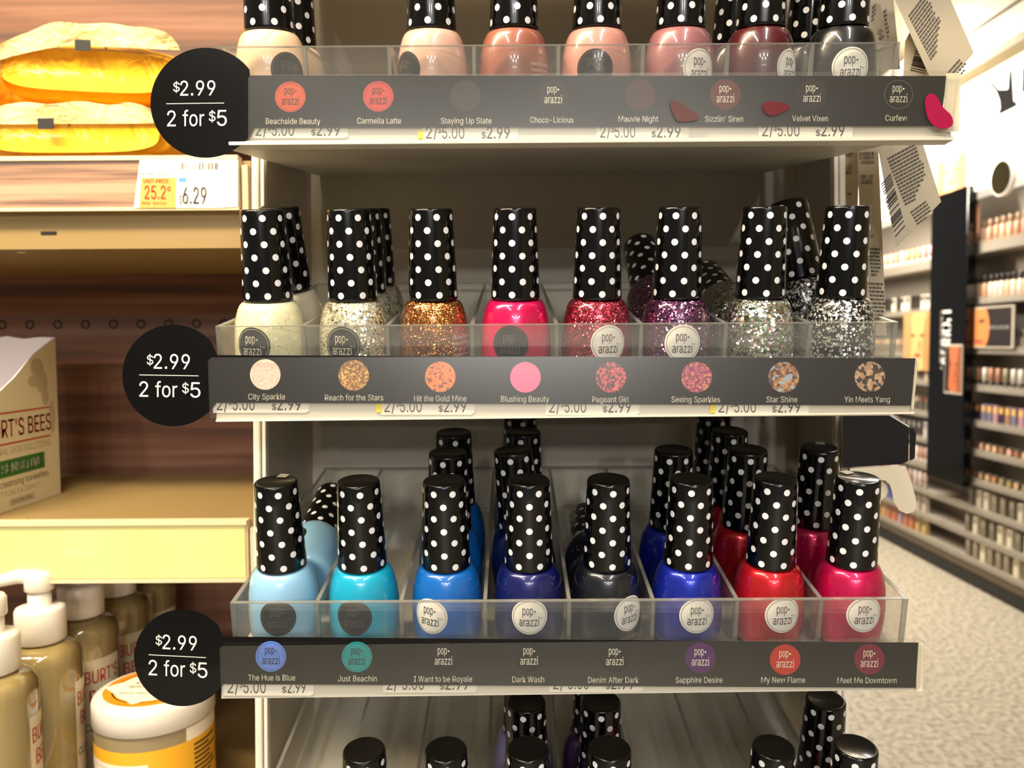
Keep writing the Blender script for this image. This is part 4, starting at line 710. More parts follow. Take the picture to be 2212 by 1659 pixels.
NAMES = [[('Beachside Beauty', 633, 268, 118), ('Carmella Latte', 819, 267, 95), ('Staying Up Slate', 1007, 267, 109), ('Choco-Licious', 1192, 265, 94),
          ('Mauvie Night', 1379, 263, 86), ("Sizzlin' Siren", 1564, 263, 82), ('Velvet Vixen', 1750, 262, 77), ('Curfew', 1936, 261, 47)],
         [('City Sparkle', 576, 863, 80), ('Reach for the Stars', 765, 865, 126), ('Hit the Gold Mine', 951, 867, 113), ('Blushing Beauty', 1134, 868, 104),
          ('Pageant Girl', 1319, 869, 79), ('Seeing Sparkles', 1503, 869, 105), ('Star Shine', 1689, 869, 67), ('Yin Meets Yang', 1873, 869, 98)],
         [('The Hue is Blue', 587, 1470, 102), ('Just Beachin', 772, 1472, 84), ('I Want to be Royale', 957, 1473, 126), ('Dark Wash', 1141, 1474, 69),
          ('Denim After Dark', 1325, 1475, 109), ('Sapphire Desire', 1510, 1475, 101), ('My New Flame', 1692, 1475, 95), ('Meet Me Downtown', 1873, 1476, 128)]]


def speck(name, c, scale, cols):
    m = mat(name, c, .5)
    t = NT(m)
    b = t.n['Principled BSDF']
    tc = t.new('ShaderNodeTexCoord')
    vo = t.new('ShaderNodeTexVoronoi')
    vo.inputs['Scale'].default_value = scale
    t.l.new(tc.outputs['Object'], vo.inputs['Vector'])
    sp = t.new('ShaderNodeSeparateColor')
    t.l.new(vo.outputs['Color'], sp.inputs[0])
    ra = t.new('ShaderNodeValToRGB')
    ra.color_ramp.interpolation = 'CONSTANT'
    e = ra.color_ramp.elements
    while len(e) < len(cols):
        e.new(.5)
    for i, q in enumerate(cols):
        e[i].position, e[i].color = i / len(cols), lin(q)
    t.l.new(sp.outputs[0], ra.inputs[0])
    t.l.new(ra.outputs[0], b.inputs['Base Color'])
    return m


# kind: disc material or None, ink material or None, ring
DKINK = mat('brown_print', '#4a2018', .5)
NAVYINK = mat('navy_print', '#1c2448', .5)
TEALINK = mat('deep_teal_print', '#0c3c40', .5)
SW = [[(mat('swatch_orange', '#c04a28', .5, spec=.15), DKINK, 627, 209), (mat('swatch_coral', '#bc3c36', .5, spec=.15), DKINK, 817, 208), (mat('swatch_slate', '#2a2220', .5, spec=.15), None, 1006, 207),
       (mat('swatch_cocoa', '#1a1410', .5, spec=.15), LETTER, 1195, 206), (mat('swatch_mauve', '#3a1f1e', .5, spec=.15), None, 1383, 205), (mat('swatch_brick', '#561c1a', .5, spec=.15), LETTER, 1567, 204),
       (mat('swatch_vixen', '#1c0f0e', .5, spec=.15), LETTER, 1754, 203), ('ring', LETTER, 1941, 204)],
      [(noisy('swatch_city', '#e8c4b4', '#fbe6da', 900, .5), None, 573, 809), (speck('swatch_stars', '#a87830', 1500, ['#7a4a1a', '#a06a28', '#c89040', '#e0b868', '#8a5a20']), None, 764, 811),
       (speck('swatch_mine', '#e07830', 900, ['#d8702c', '#e07c34', '#e88844', '#e07a30', '#8a3a14']), None, 951, 814), (mat('swatch_blush', '#ff6f9c', .5, spec=.15), None, 1135, 815),
       (speck('swatch_pageant', '#a03040', 1100, ['#3a0c12', '#c04454', '#d85a66', '#581018', '#b83848']), None, 1320, 815),
       (speck('swatch_seeing', '#a04060', 1200, ['#8a2c50', '#c0586c', '#d88a5c', '#b84870', '#7a2a50']), None, 1505, 815),
       (speck('swatch_shine', '#8a5a40', 700, ['#5a2c24', '#a07050', '#c89858', '#7a4a3a', '#9ab0c0', '#b08058']), None, 1693, 815),
       (speck('swatch_yin', '#8a6a50', 700, ['#221a14', '#b08a6c', '#c8a080', '#3a2c22']), None, 1879, 814)],
      [(mat('swatch_sky', '#5c7ed0', .5, spec=.15), NAVYINK, 585, 1418), (mat('swatch_teal', '#1c8488', .5, spec=.15), TEALINK, 771, 1419), (mat('swatch_plum', '#1e0f1e', .5, spec=.15), LETTER, 958, 1419),
       (mat('swatch_night', '#0a0a0c', .5, spec=.15), LETTER, 1143, 1419), (mat('swatch_dark', '#0a0908', .5, spec=.15), LETTER, 1328, 1420), (mat('swatch_violet', '#48165a', .5, spec=.15), LETTER, 1513, 1421),
       (mat('swatch_flame', '#b0281c', .5, spec=.15), LETTER, 1696, 1425), (mat('swatch_wine', '#6e1030', .5, spec=.15), LETTER, 1878, 1424)]]
SIGNSAY = ['black price sign with orange and coral swatches below the top tray', 'black price sign with eight sparkling swatches below the glitter polishes',
           'black price sign with blue and teal swatches below the third tray']


def logo(mb, fn, cx, cz, k, m, tm=True, bold=.006):
    """two-line brand lettering, cx cz its centre, k its half width"""
    mb.text('pop', fn, cx - .12 * k, cz + .16 * k, .92 * k, .80 * k, m, bold)
    d = .085 * k
    mb.add([fn(cx + .50 * k + d * cos(q * pi / 4), cz + .47 * k + d * sin(q * pi / 4)) for q in range(8)], [tuple(range(8))], m)
    mb.text('arazzi', fn, cx, cz - .86 * k, 1.72 * k, .80 * k, m, bold)
    if tm:
        mb.text('TM', fn, cx + 1.06 * k, cz - .25 * k, .26 * k, .15 * k, m)
    return mb


SMEAR = {0: [(mat('smear_mauve', '#54302c', .3, coat=.3, spec=.3), [(1447, 212), (1480, 228), (1512, 250), (1510, 260), (1462, 265), (1456, 250), (1448, 232)]),
             (mat('smear_red', '#5c0c10', .3, coat=.3, spec=.3), [(1645, 218), (1690, 220), (1712, 232), (1690, 243), (1668, 252), (1650, 243)]),
             (mat('smear_magenta', '#98063c', .3, coat=.3, spec=.3), [(1996, 215), (2008, 200), (2024, 206), (2036, 232), (2058, 250), (2060, 274), (2030, 280), (2004, 262)])]}
for k, sg in enumerate(SIGN):
    a = SA[k]
    cx, cy, r = sg['disc']
    o_ = Vector(dp(cx, cy + r, a))
    t = thing('price_sign', SIGNSAY[k], 'sign', DF @ tr(*o_), 'black shade signs')
    F = lambda d: (lambda px, py: tuple(Vector(dp(px, py, a + d)) - o_))
    # outline in pixels, clockwise on screen starting at the neck; listed counter-clockwise for the front face
    top = [sg['join'], sg['tr'], sg['br']]
    low_dx = sqrt(max(r * r - (sg['bl'] - cy) ** 2, 0))
    a1 = atan2(sg['bl'] - cy, low_dx)
    arc = []
    a_end = radians(sg['ang'])
    n = 60
    for i in range(n + 1):
        q = a1 + (2 * pi + a_end - a1) * i / n
        arc.append((cx + r * cos(q), cy + r * sin(q)))
    outline = top + arc
    outline = outline[::-1]
    mb = MB().prism(outline, F(0), F(.6), BLACK, PAPERW)
    T_ = F(-.08)
    til = sg['tilt']
    fn = lambda x, z: T_(x, -z + til * (x - cx))
    x0, x1, by, ch = sg['t1']
    mb.text('$', fn, x0, -by + ch * .28, 14, ch * .62, LETTER, align='L')
    mb.text('2.99', fn, x0 + 15, -by, x1 - x0 - 15, ch, LETTER, align='L')
    x0, x1, ly = sg['line']
    mb.rect(fn, x0, x1, -ly - .7, -ly + .7, LETTER)
    x0, x1, by, ch = sg['t2']
    wd = x1 - x0
    mb.text('2', fn, x0, -by, wd * .145, ch, LETTER, align='L')
    mb.text('for', fn, x0 + wd * .26, -by, wd * .36, ch, LETTER, align='L')
    mb.text('$', fn, x0 + wd * .70, -by + ch * .30, wd * .11, ch * .62, LETTER, align='L')
    mb.text('5', fn, x0 + wd * .835, -by, wd * .165, ch, LETTER, align='L')
    fl = lambda x, z: T_(x, -z)
    for s, nx, ny, nw in NAMES[k]:
        mb.text(s, fl, nx, -ny, nw, 12.5, LETTER, .004)
    mb.build('card', t)
    for m, ink, sx, sy in SW[k]:
        mb = MB()
        T2, T3 = F(-.1), F(-.2)
        if m == 'ring':
            mb.disc(lambda x, y: T2(sx + x, sy - y), 31, mat('ring_grey', '#5a564c', .5), 48, 30)
        else:
            mb.disc(lambda x, y: T2(sx + x, sy - y), 33, m, 48)
        if ink:
            if ink is not LETTER:
                mb.disc(lambda x, y: T3(sx + x, sy - y), 29.6, ink, 48, 29.0)
            logo(mb, lambda x, z: T3(sx + x, sy - z), 0, 2, 22, ink, False)
        mb.build('colour_swatch', t)
    cv = sg['cover'][::-1]
    cv = cv[::-1]
    cvr = [cv[0]] + cv[1:]
    cvr = cvr[::-1]
    C0, C1 = F(-1.9), F(-1.0)
    MB().prism(cvr, C0, C1, COVER, EDGE).build('clear_cover', t)
    ex = [(2044, 158), (2076, 158), (2072, 285), (2033, 285)] if k == 0 else [(sg['tr'][0] + .5, sg['tr'][1]), (sg['cover'][-3][0] - 2, sg['tr'][1]), (sg['cover'][-2][0] - 1, sg['br'][1] + 8), (sg['br'][0] + .5, sg['br'][1] + 8)]
    MB().prism(ex[::-1], F(.7), F(1.5), mat('holder_cream', '#e8dcc2', .35)).build('holder_end', t)
    for m, pl in SMEAR.get(k, []):
        c_ = F(-2.1)
        for _ in range(2):                   # round the blot's outline
            pl = [p for (ax, ay), (bx, by) in zip(pl, pl[1:] + pl[:1]) for p in ((.75 * ax + .25 * bx, .75 * ay + .25 * by), (.25 * ax + .75 * bx, .25 * ay + .75 * by))]
        MB().prism(pl[::-1], c_, F(-1.95), m).build('polish_smear', t)
# ================================================================== nail polish bottles
BODY = [(0, .2), (12.5, .2), (14.6, .5), (15.6, 1.6), (16.1, 4), (16.5, 8), (16.65, 12.5), (16.6, 17), (16.3, 21.5), (15.8, 26), (15.0, 30), (14.0, 33.2), (13.0, 35.2), (12.0, 36.2), (10.8, 36.7), (8.0, 36.9), (0, 36.9)]


def brad(z):
    for (r0, z0), (r1, z1) in zip(BODY, BODY[1:]):
        if z0 <= z <= z1 and z1 > z0:
            return r0 + (r1 - r0) * (z - z0) / (z1 - z0)
    return 12


body_me = MB().lathe(BODY, WHITE, 56).mesh('bottle_body')
CAPR = [(0, 0), (10.4, 0), (11.2, .15), (11.4, .6), (11.35, 1.5), (9.75, 40.0), (9.6, 40.7), (9.2, 41.2), (8.6, 41.35), (8.2, 41.15), (0, 41.1)]
cap_me = MB().lathe(CAPR, CAP, 56).mesh('cap')


def wrap(z0, off):
    """sticker coordinates (mm) on the bottle's front to the curved glass"""
    def fn(x, z):
        zz = z0 + z
        r = brad(zz) + off
        a = -pi / 2 + x / (r)
        return (r * cos(a), r * sin(a), zz)
    return fn


def sticker(kind):
    mb = MB()
    z0, R = 18.2, 8.4
    paper = {'white': PAPERW, 'warm': PAPERW, 'plum': PAPERW}.get(kind) or mat('black_sticker', '#0c0c0e', .25, coat=.4)
    ink = {'white': INK, 'warm': mat('maroon_ink', '#5a2020', .5), 'plum': mat('plum_ink', '#4a3038', .5), 'silver': mat('silver_ink', '#d8d2b8', .4), 'faint': mat('faint_ink', '#4a4844', .4)}[kind]
    mb.disc(wrap(z0, .12), R, paper, 48)
    mb.disc(wrap(z0, .2), R - .75, ink, 48, R - .92)
    logo(mb, wrap(z0, .22), -.2, .3, 5.3, ink)
    return mb.mesh('sticker')


ST = {k: sticker(k) for k in ('white', 'warm', 'plum', 'silver', 'faint')}
PRINTW = mat('white_print', '#d8d4cc', .5)


def warn_mesh():
    mb = MB()
    z = 20
    for i, s in enumerate(('WARNING: FLAMMABLE', 'Keep away from heat', 'and high heat, flame.', 'For external use only.', 'Keep out of reach', 'of children.')):
        mb.text(s, wrap(z - 2.6 * i, .1), 0, 0, min(13, .72 * len(s)), 1.35, PRINTW, .01)
    return mb.mesh('warning_print')


WARN = warn_mesh()
_vm = MB()
_vm.text('0.5 FL OZ / 14.8 ml', wrap(5.5, .1), 0, 0, 12, 1.3, PRINTW)
VOL = _vm.mesh('volume_print')

P_ = dict(
    peach=mat('polish_pale_peach', '#ecc9a6', .3, coat=1), nude=mat('polish_nude_pink', '#d4a896', .3, coat=1), terra=mat('polish_terracotta', '#965a4a', .3, coat=1),
    rose=mat('polish_dusty_rose', '#c68a7e', .3, coat=1), mauve=mat('polish_mauve', '#946064', .3, coat=1), wine=mat('polish_wine', '#4a0c16', .3, coat=1), black=mat('polish_black', '#08080c', .3, coat=1),
    pearl=glitter('polish_pearl_glitter', '#e2ddb4', ['#fff8d8', '#e8e8b0', '#fdf6e0', '#cfd8a8', '#fffbe8'], 1250, .26, .5, .3, 0, .3, .45),
    irid=glitter('polish_silver_flakes', '#b9b497', ['#fffdf0', '#f0e0c0', '#d0e0c0', '#f4d0c0', '#ffffff', '#8a8468'], 700, .5, .62, .22, .1, .8, .8, scale2=1400),
    gold=glitter('polish_copper_glitter', '#8a4a1c', ['#d08a44', '#f0b870', '#a8602c', '#e8a050', '#7a3a14'], 1900, .75, .7, .25, .5, 1.1),
    pink=mat('polish_hot_pink', '#dc1058', .25, metal=.35, coat=1),
    redgl=glitter('polish_red_glitter', '#8a1c30', ['#d0405a', '#b02c44', '#f07888', '#7a1424', '#c84058'], 1900, .8, .7, .25, .45, 1.1),
    purgl=glitter('polish_purple_glitter', '#44203e', ['#a05890', '#e0a0d0', '#6a3460', '#3a1838', '#c070a8', '#807088'], 1500, .75, .65, .22, .4, 1.2),
    holo=glitter('polish_clear_holographic', '#6e7060', ['#e8e8d8', '#b0b49c', '#ffffff', '#c8d8f0', '#ffc8b0', '#90e090', '#d8c8f0', '#8a8c78'], 520, .7, .62, .2, .15, 1.0, scale2=1100),
    yin=glitter('polish_black_white_flakes', '#101012', ['#ffffff', '#e0e0dc', '#c8c8c4', '#b8b8b4', '#0c0c0c', '#f4f4f0'], 620, .42, .55, .3, .0, .6, .6, scale2=1150),
    sky=mat('polish_light_blue', '#8fc0e2', .3, coat=1), turq=mat('polish_turquoise', '#12a0c4', .3, coat=1), blue=mat('polish_bright_blue', '#0860b4', .3, coat=1),
    navy=mat('polish_navy', '#0c1458', .3, metal=.2, coat=1), char=mat('polish_charcoal', '#0b0d16', .3, coat=1), royal=mat('polish_royal_blue', '#1428a4', .3, metal=.45, coat=1),
    red=mat('polish_red_shimmer', '#c01420', .3, metal=.5, coat=1), mag=mat('polish_magenta_shimmer', '#c80c50', .3, metal=.5, coat=1),
    lav=mat('polish_lavender', '#8a80b8', .3, coat=1), deep=mat('polish_deep_purple', '#3a2048', .3, coat=1), milky=mat('polish_milky', '#d8ccae', .3, coat=1))

_first = {}


def bottle(x, d, k, polish, label, st=None, yaw=0, dot=None, lean=(0, 0), lift=0, warn=None, vol=False, spin=0):
    """x, d: place of the base in tray k (mm); lean: (backwards, to the left) in degrees"""
    j = min(7, max(0, int((x - XL[k] - 1.1) // PITCH)))
    middle = XL[k] + 1.1 + PITCH * (j + .5)              # middle of the bottle's slot; keep it clear of the dividers
    x = min(max(x, middle - 1.3), middle + 1.3)
    F = TF @ tr(x, d, TOPZ[k] - 27.8 + lift) @ Matrix.Rotation(radians(-lean[1]), 4, 'Y') @ Matrix.Rotation(radians(-lean[0]), 4, 'X')
    t = thing('nail_polish_bottle', label, 'nail polish', F, 'polka dot nail polish bottles')

    def part(name, me, rz=0, z=0):
        if name in _first:
            o = _first[name].copy()
            o.data = me
        else:
            o = bpy.data.objects.new(name, me)
            _first[name] = o
        COL.objects.link(o)
        o.parent = t
        o.location = (0, 0, z * .001)
        o.rotation_euler = (0, 0, radians(rz))
        return o
    b = part('bottle_body', body_me)
    b.material_slots[0].link = 'OBJECT'
    b.material_slots[0].material = P_[polish]
    part('cap', cap_me, (12.86 + dot) if dot is not None else random.uniform(0, 51), 37.0)
    if st:
        part('sticker', ST[st], yaw)
    if warn is not None:
        part('warning_print', WARN, warn)
    if vol:
        part('volume_print', VOL, yaw)
    return t


D0 = [403.0, 376.5, 352.0, 327.0]
# ---- top tray
bottle(-113.6, D0[0], 0, 'peach', 'pale peach nail polish in the top tray, front bottle at its left end', 'faint', 42, -24)
bottle(-114.5, 440, 0, 'peach', 'nail polish at the left end of the top tray, hidden behind the pale peach one', lean=(0, -2))
bottle(-36.6, D0[0], 0, 'nude', 'pale nude pink nail polish in the top tray, just right of the empty slot', 'faint', -44, -4)
bottle(2.0, D0[0], 0, 'terra', 'terracotta brown nail polish in the top tray', None, 0, -18, warn=50)
bottle(40.5, D0[0], 0, 'rose', 'dusty rose nail polish with a dark sticker in the top tray', 'faint', -8, 2.5)
bottle(79.2, D0[0], 0, 'mauve', 'mauve nail polish with a white sticker in the top tray', 'plum', 24, -10)
bottle(116.5, D0[0], 0, 'wine', 'dark wine red nail polish in the top tray, next to the black one', 'plum', 42, 18.8)
bottle(110.5, 440, 0, 'wine', 'nail polish in the top tray standing behind the dark wine red bottle')
bottle(155.0, D0[0], 0, 'black', 'black nail polish with a white sticker at the right end of the top tray', 'white', -4, -1.5)
bottle(149.5, 440, 0, 'black', 'nail polish in the top tray standing behind the black bottle')
# ---- second tray
bottle(-113.4, D0[1], 1, 'pearl', 'pearly pale yellow glitter nail polish at the left end of the second tray', 'silver', -14, 16)
bottle(-111, 413, 1, 'milky', 'milky cream nail polish leaning behind the pearly pale yellow glitter one', lean=(-7, 1.5), lift=2)
bottle(-73.6, D0[1], 1, 'irid', 'iridescent silver glitter nail polish with black sticker in the second tray', 'silver', -10, -17.5)
bottle(-75, 413, 1, 'irid', 'nail polish directly behind the iridescent silver glitter bottle')
bottle(-76.7, 449, 1, 'irid', 'rearmost of three nail polishes in the iridescent silver glitter slot', 'faint', 30)
bottle(-36.3, D0[1], 1, 'gold', 'copper gold glitter nail polish in the second tray', None, 0, 20, warn=58)
bottle(1.9, D0[1], 1, 'pink', 'hot pink nail polish in the second tray', 'faint', -9, -8.4)
bottle(39.8, D0[1], 1, 'redgl', 'raspberry red glitter nail polish with white sticker in the second tray', 'warm', 14, 6)
bottle(76.9, D0[1], 1, 'purgl', 'purple glitter nail polish with white sticker, front of its slot', 'plum', 1, 29.8)
bottle(76, 398, 1, 'purgl', 'purple glitter nail polish fallen backwards behind the upright purple one', 'plum', 20, 5, lean=(58, 4), lift=14.5)
bottle(116.3, D0[1], 1, 'holo', 'clear holographic glitter nail polish without sticker in the second tray', None, 0, -2.6, warn=-4)
bottle(114, 402, 1, 'holo', 'clear glitter nail polish lying down behind the clear holographic one', lean=(74, 0), lift=17)
bottle(153.2, D0[1], 1, 'yin', 'black and white flake nail polish at the right end of the second tray', None, 0, 33, warn=62)
bottle(155, 405, 1, 'yin', 'black and white flake nail polish leaning behind the clear holographic one', lean=(17, 8), lift=5.4, warn=-5)
# ---- third tray
b1 = bottle(-108.6, D0[2], 2, 'sky', 'light blue nail polish at the left end of the third tray, upright', 'faint', 4, 20)
bottle(-104, 374, 2, 'sky', 'light blue nail polish fallen backwards behind the upright light blue one', 'faint', -30, 10, lean=(77, 0), lift=17)
bottle(-71.7, D0[2], 2, 'turq', 'turquoise nail polish in the third tray', 'faint', -7, 13.7)
bottle(-31.3, D0[2], 2, 'blue', 'bright blue nail polish with white sticker, front of its slot', 'white', -24, 26.8)
bottle(-33.5, 395, 2, 'blue', 'second of three bright blue nail polishes in their slot')
bottle(-32.5, 432, 2, 'blue', 'rearmost of three bright blue nail polishes in their slot')
bottle(7.3, D0[2], 2, 'navy', 'navy nail polish with white sticker, front of its slot', 'white', 0, -25)
bottle(7, 392, 2, 'navy', 'navy nail polish leaning left behind the front navy one', lean=(2, 5), lift=1.6)
bottle(6, 433, 2, 'navy', 'navy nail polish, third in the navy slot')
bottle(4, 470, 2, 'navy', 'navy nail polish, rearmost in the navy slot')
bottle(43.8, D0[2], 2, 'char', 'charcoal nail polish with white sticker, upright', 'white', 35, 6.5, vol=True)
bottle(43, 373, 2, 'char', 'charcoal nail polish fallen backwards behind the upright charcoal one', 'white', 8, 5, lean=(88, -1), lift=17.2)
bottle(81.8, D0[2], 2, 'royal', 'royal blue nail polish with white sticker, front of its slot', 'white', 6, -11.6)
bottle(82.4, 397, 2, 'royal', 'royal blue nail polish standing behind the front royal blue one')
bottle(120.6, D0[2], 2, 'red', 'red shimmer nail polish with white sticker, front of its slot', 'warm', 7, 12.6, vol=True)
bottle(120.8, 397, 2, 'red', 'second of four red nail polishes in their slot', None)
bottle(121.8, 432, 2, 'red', 'third of four red nail polishes in their slot', 'white', -60)
bottle(120.8, 468, 2, 'red', 'rearmost of four red nail polishes in their slot')
b2 = bottle(158.2, D0[2], 2, 'mag', 'magenta red nail polish with white sticker at the right end of the third tray', 'warm', 5, -18, vol=True)
b3 = bottle(162.0, 399, 2, 'mag', 'magenta nail polish standing behind the front magenta red one')
# bits of clear sealing tape left on three caps
TAPE = mat('seal_tape', '#8c887c', .3, coat=.5)
for b_, ang in ((b1, 78), (b2, 112), (b3, 70)):
    mb = MB().box(4.8, 9.3, -2.3, 2.3, 41.4, 41.55, TAPE)
    mb.hexa([(9.75, -2.3, 37.5), (9.95, -2.3, 37.4), (9.95, 2.3, 37.4), (9.75, 2.3, 37.5), (9.3, -2.3, 41.4), (9.75, -2.3, 41.2), (9.75, 2.3, 41.2), (9.3, 2.3, 41.4)], TAPE)
    o = mb.build('seal_tape', b_)
    o.location = (0, 0, .037)
    o.rotation_euler = (0, 0, radians(ang))
# ---- bottom tray, cut by the edge of the photo
bottle(-68.8, D0[3], 3, 'lav', 'leftmost dotted cap at the bottom edge of the photo')
bottle(-30.0, D0[3], 3, 'lav', 'second dotted cap from the left at the bottom edge')
bottle(8.9, D0[3], 3, 'lav', 'lavender nail polish in the bottom tray, front of its slot')
bottle(7.0, 363.5, 3, 'lav', 'lavender nail polish standing behind the front lavender one')
bottle(5.0, 399, 3, 'lav', 'rearmost of three lavender nail polishes in the bottom tray')
bottle(46.6, D0[3], 3, 'deep', 'deep purple nail polish in the bottom tray, front of its slot')
bottle(45.9, 363.5, 3, 'deep', 'deep purple nail polish standing behind the front deep purple one')
bottle(43.4, 399, 3, 'deep', 'rearmost of three deep purple nail polishes in the bottom tray')
bottle(122.8, D0[3], 3, 'mag', 'dotted cap at the bottom edge, alone in the second slot from the right')
bottle(160.7, D0[3], 3, 'mag', 'rightmost dotted cap at the bottom edge of the photo')
bottle(160.2, 363.5, 3, 'mag', 'dotted nail polish standing behind the rightmost bottle of the bottom tray')
# ================================================================== skin-care gondola on the left
YF, YB = 565.0, 785.0


def wy(px, py, y):                          # world mm on the vertical plane at distance y (mm)
    p = on_y(px, py, y * .001)
    return (p.x * 1000, p.y * 1000, p.z * 1000)


WOOD = noisy('wood_print_panel', '#43281a', '#845a42', 4.2, .6, (.7, 1, 20), 9, '#6a4129', .34, .68)
WOODP = noisy('wood_print_paper', '#6e4632', '#cfa287', 5.5, .5, (.8, 1, 26), 9, '#bb8868', .38, .60)
TAN = mat('tan_enamel', '#90794c', .5)
TANL = mat('tan_enamel_light', '#d8c8a4', .4)
HOLE = mat('dark_hole', '#150d08', .8)
YSTRIP = noisy('yellow_strip', '#faf290', '#fdf7a4', 14, .5, (1, 1, .2))
mb = MB().box(-1100, 262, YB, YB + 14, 0, 2300, WOOD)
hz = wy(300, 700, YB)[2]
for i in range(14):
    x = wy(5 + 60 * i, 700, YB)[0]
    if x < 250:
        mb.disc(lambda a, b: (x + a, YB - .3, hz + b), 4.6, HOLE, 16, 2.8)
MB_BAND = noisy('wood_panel_band', '#5a3c2c', '#6e4c38', 5, .5, (1, 1, 12))
mb.box(-1100, 262, YB - .2, YB, hz - 12, hz + 9, MB_BAND)
mb.build('wall_back')['kind'] = 'structure'


def shelf(label, zs, zt, zl, yf, strip, xr, name='store_shelf'):
    """zs bottom of the price strip, zt top, zl underside of the lip (world mm)"""
    t = thing(name, label, 'shelf', tr(-500, 680, zl))
    q = lambda x0, x1, y0, y1, z0, z1, m, mb=None: (mb or MB()).box(x0 + 500, x1 + 500, y0 - 680, y1 - 680, z0 - zl, z1 - zl, m)
    mb = q(-1050, xr + 6, yf + 8, YB - 1, zl, zt - 2, TAN)
    for i in range(22):
        x = -900 + i * 26
        if x < xr:
            mb.lathe([(0, -.9), (2.4, -.6), (3.2, 0)], TANL, 12, (x + 500, yf + 25 - 680, 0))
            mb.lathe([(3.2, 0), (2.4, .5), (0, .7)], TAN, 12, (x + 500, yf + 16 - 680, zt - 2 - zl))
    mb.build('deck', t)
    q(-1050, xr, yf + 1.5, yf + 7.9, zs - 2, zt, TANL).build('front_lip', t, bevel=.6)
    q(-1050, xr - 2, yf + .4, yf + 1.4, zs, zt - 3, strip).build('paper_strip', t)
    mb = q(-1050, xr, yf - 1.2, yf - .4, zs - 1.5, zt - 2, clear('clear_price_channel', .03, gloss=.15))
    q(-1050, xr, yf - 1.6, yf + 1.4, zt - 3, zt, TANL, mb)
    q(-1050, xr, yf - 1.6, yf + 1.4, zs - 3, zs - .6, TANL, mb)
    mb.build('price_channel', t)
    q(xr + 1, xr + 5.5, yf + 2, YB - 20, zl + 2, zt - 6, TANL).build('end_bracket', t, bevel=.6)
    return t, q


XR1 = wy(516, 390, YF)[0]
Z1T, Z1S, Z1L = wy(300, 337, YF)[2], wy(300, 446, YF)[2], wy(300, 537, YF + 8)[2]
t1, q1 = shelf('beige shelf with a wood grain price strip holding the yellow pouches', Z1S, Z1T, Z1L, YF, WOODP, XR1)
x0, _, z0 = wy(89, 507, YF + 8)
x1, _, z1 = wy(122, 500, YF + 8)
q1(x0, x1, YF + 7.5, YF + 8, z0, z1, HOLE).build('slot', t1)
Z2T, Z2S, Z2L = wy(300, 1125, YF)[2], wy(300, 1249, YF)[2], wy(300, 1264, YF)[2]
t2, q2 = shelf('beige shelf with a bright yellow price strip below the torn white carton', Z2S, Z2T, Z2L, YF, YSTRIP, XR1)
Z3 = 1400 - 343
t3, q3 = shelf('beige shelf holding the pump bottles and the jar of pads', Z3 - 42, Z3, Z3 - 48, 470.0, YSTRIP, XR1 + 20)
# the two upper decks end level with the strip; let their top sit at zt
SH1, SH2, SH3 = Z1T - 2 + .3, Z2T - 2 + .3, Z3 - 2 + .3

# ---- price label on the upper strip
o_ = Vector(wy(297, 450, YF - 2))
f = lambda px, py: tuple(Vector(wy(px, py, YF - 2.2)) - o_)
g = lambda x, z: tuple(Vector(wy(x, -z, YF - 2.4)) - o_)
h = lambda px, py: tuple(Vector(wy(px, py, YF - 1.8)) - o_)
ORL = mat('orange_label', '#eea050', .6)
REDL = mat('red_print', '#c8401c', .6)
mb = MB().prism([(289, 449), (471, 449), (514, 446), (514, 345), (302, 345)], f, h, PAPERW)
mb.add([g(301, -449), g(379, -449), g(381, -384), g(305, -384)], [(0, 1, 2, 3)], ORL)
g2 = lambda x, z: tuple(Vector(wy(x, -z, YF - 2.6)) - o_)
mb.text('UNIT PRICE', g2, 337, -395, 54, 8, REDL, .02)
mb.text('25.2', g2, 335, -430, 46, 29, REDL, .02)
mb.text('¢', g2, 365, -414, 9, 12, REDL)
mb.text('PER  EACH', g2, 332, -442, 52, 6, REDL)
mb.text('6.29', g2, 420, -440, 52, 36, GREYINK, .03)
mb.text('$', g2, 390, -440, 7, 18, GREYINK)
mb.rect(g2, 386, 402, -392, -384, mat('blue_print', '#4a94e8', .6))
mb.text('PARTIES', g2, 335, -378, 56, 6, GREYINK)
random.seed(3)
x = 386
while x < 468:
    w_ = random.choice((1, 1.5, 2.5))
    mb.rect(g2, x, x + w_, -366, -351, GREYINK)
    x += w_ + random.choice((1.5, 2, 3, 4, 5))
tag(mb.build('price_label', frame=tr(*o_)), 'white and orange 6.29 price label on the wood grain strip', 'price label')

# ---- yellow pouches on the upper shelf
def add_bump(m, scale, strength, stretch):
    t = NT(m)
    tc = t.new('ShaderNodeTexCoord')
    mp = t.new('ShaderNodeMapping')
    mp.inputs['Scale'].default_value = stretch
    no = t.new('ShaderNodeTexNoise')
    no.inputs['Scale'].default_value = scale
    no.inputs['Detail'].default_value = 3
    no.inputs['Distortion'].default_value = 1.2
    bu = t.new('ShaderNodeBump')
    bu.inputs['Strength'].default_value = strength
    bu.inputs['Distance'].default_value = .006
    t.l.new(tc.outputs['Object'], mp.inputs[0])
    t.l.new(mp.outputs[0], no.inputs['Vector'])
    t.l.new(no.outputs[0], bu.inputs['Height'])
    t.l.new(bu.outputs[0], t.n['Principled BSDF'].inputs['Normal'])
    return m


def crinkle(*a, **k):
    return add_bump(noisy(*a, **k), 34, .9, (1, 1, .8))


POUCH = crinkle('pouch_yellow', '#e09c18', '#eebc34', 10, .4, coat=.12)
FIN = mat('pouch_pale_seal', '#f6ecb0', .4)
add_bump(FIN, 70, .5, (1, 1, 1))
PRINT = mat('orange_print', '#c85a10', .5)
BLK = mat('black_print', '#0a0808', .5)


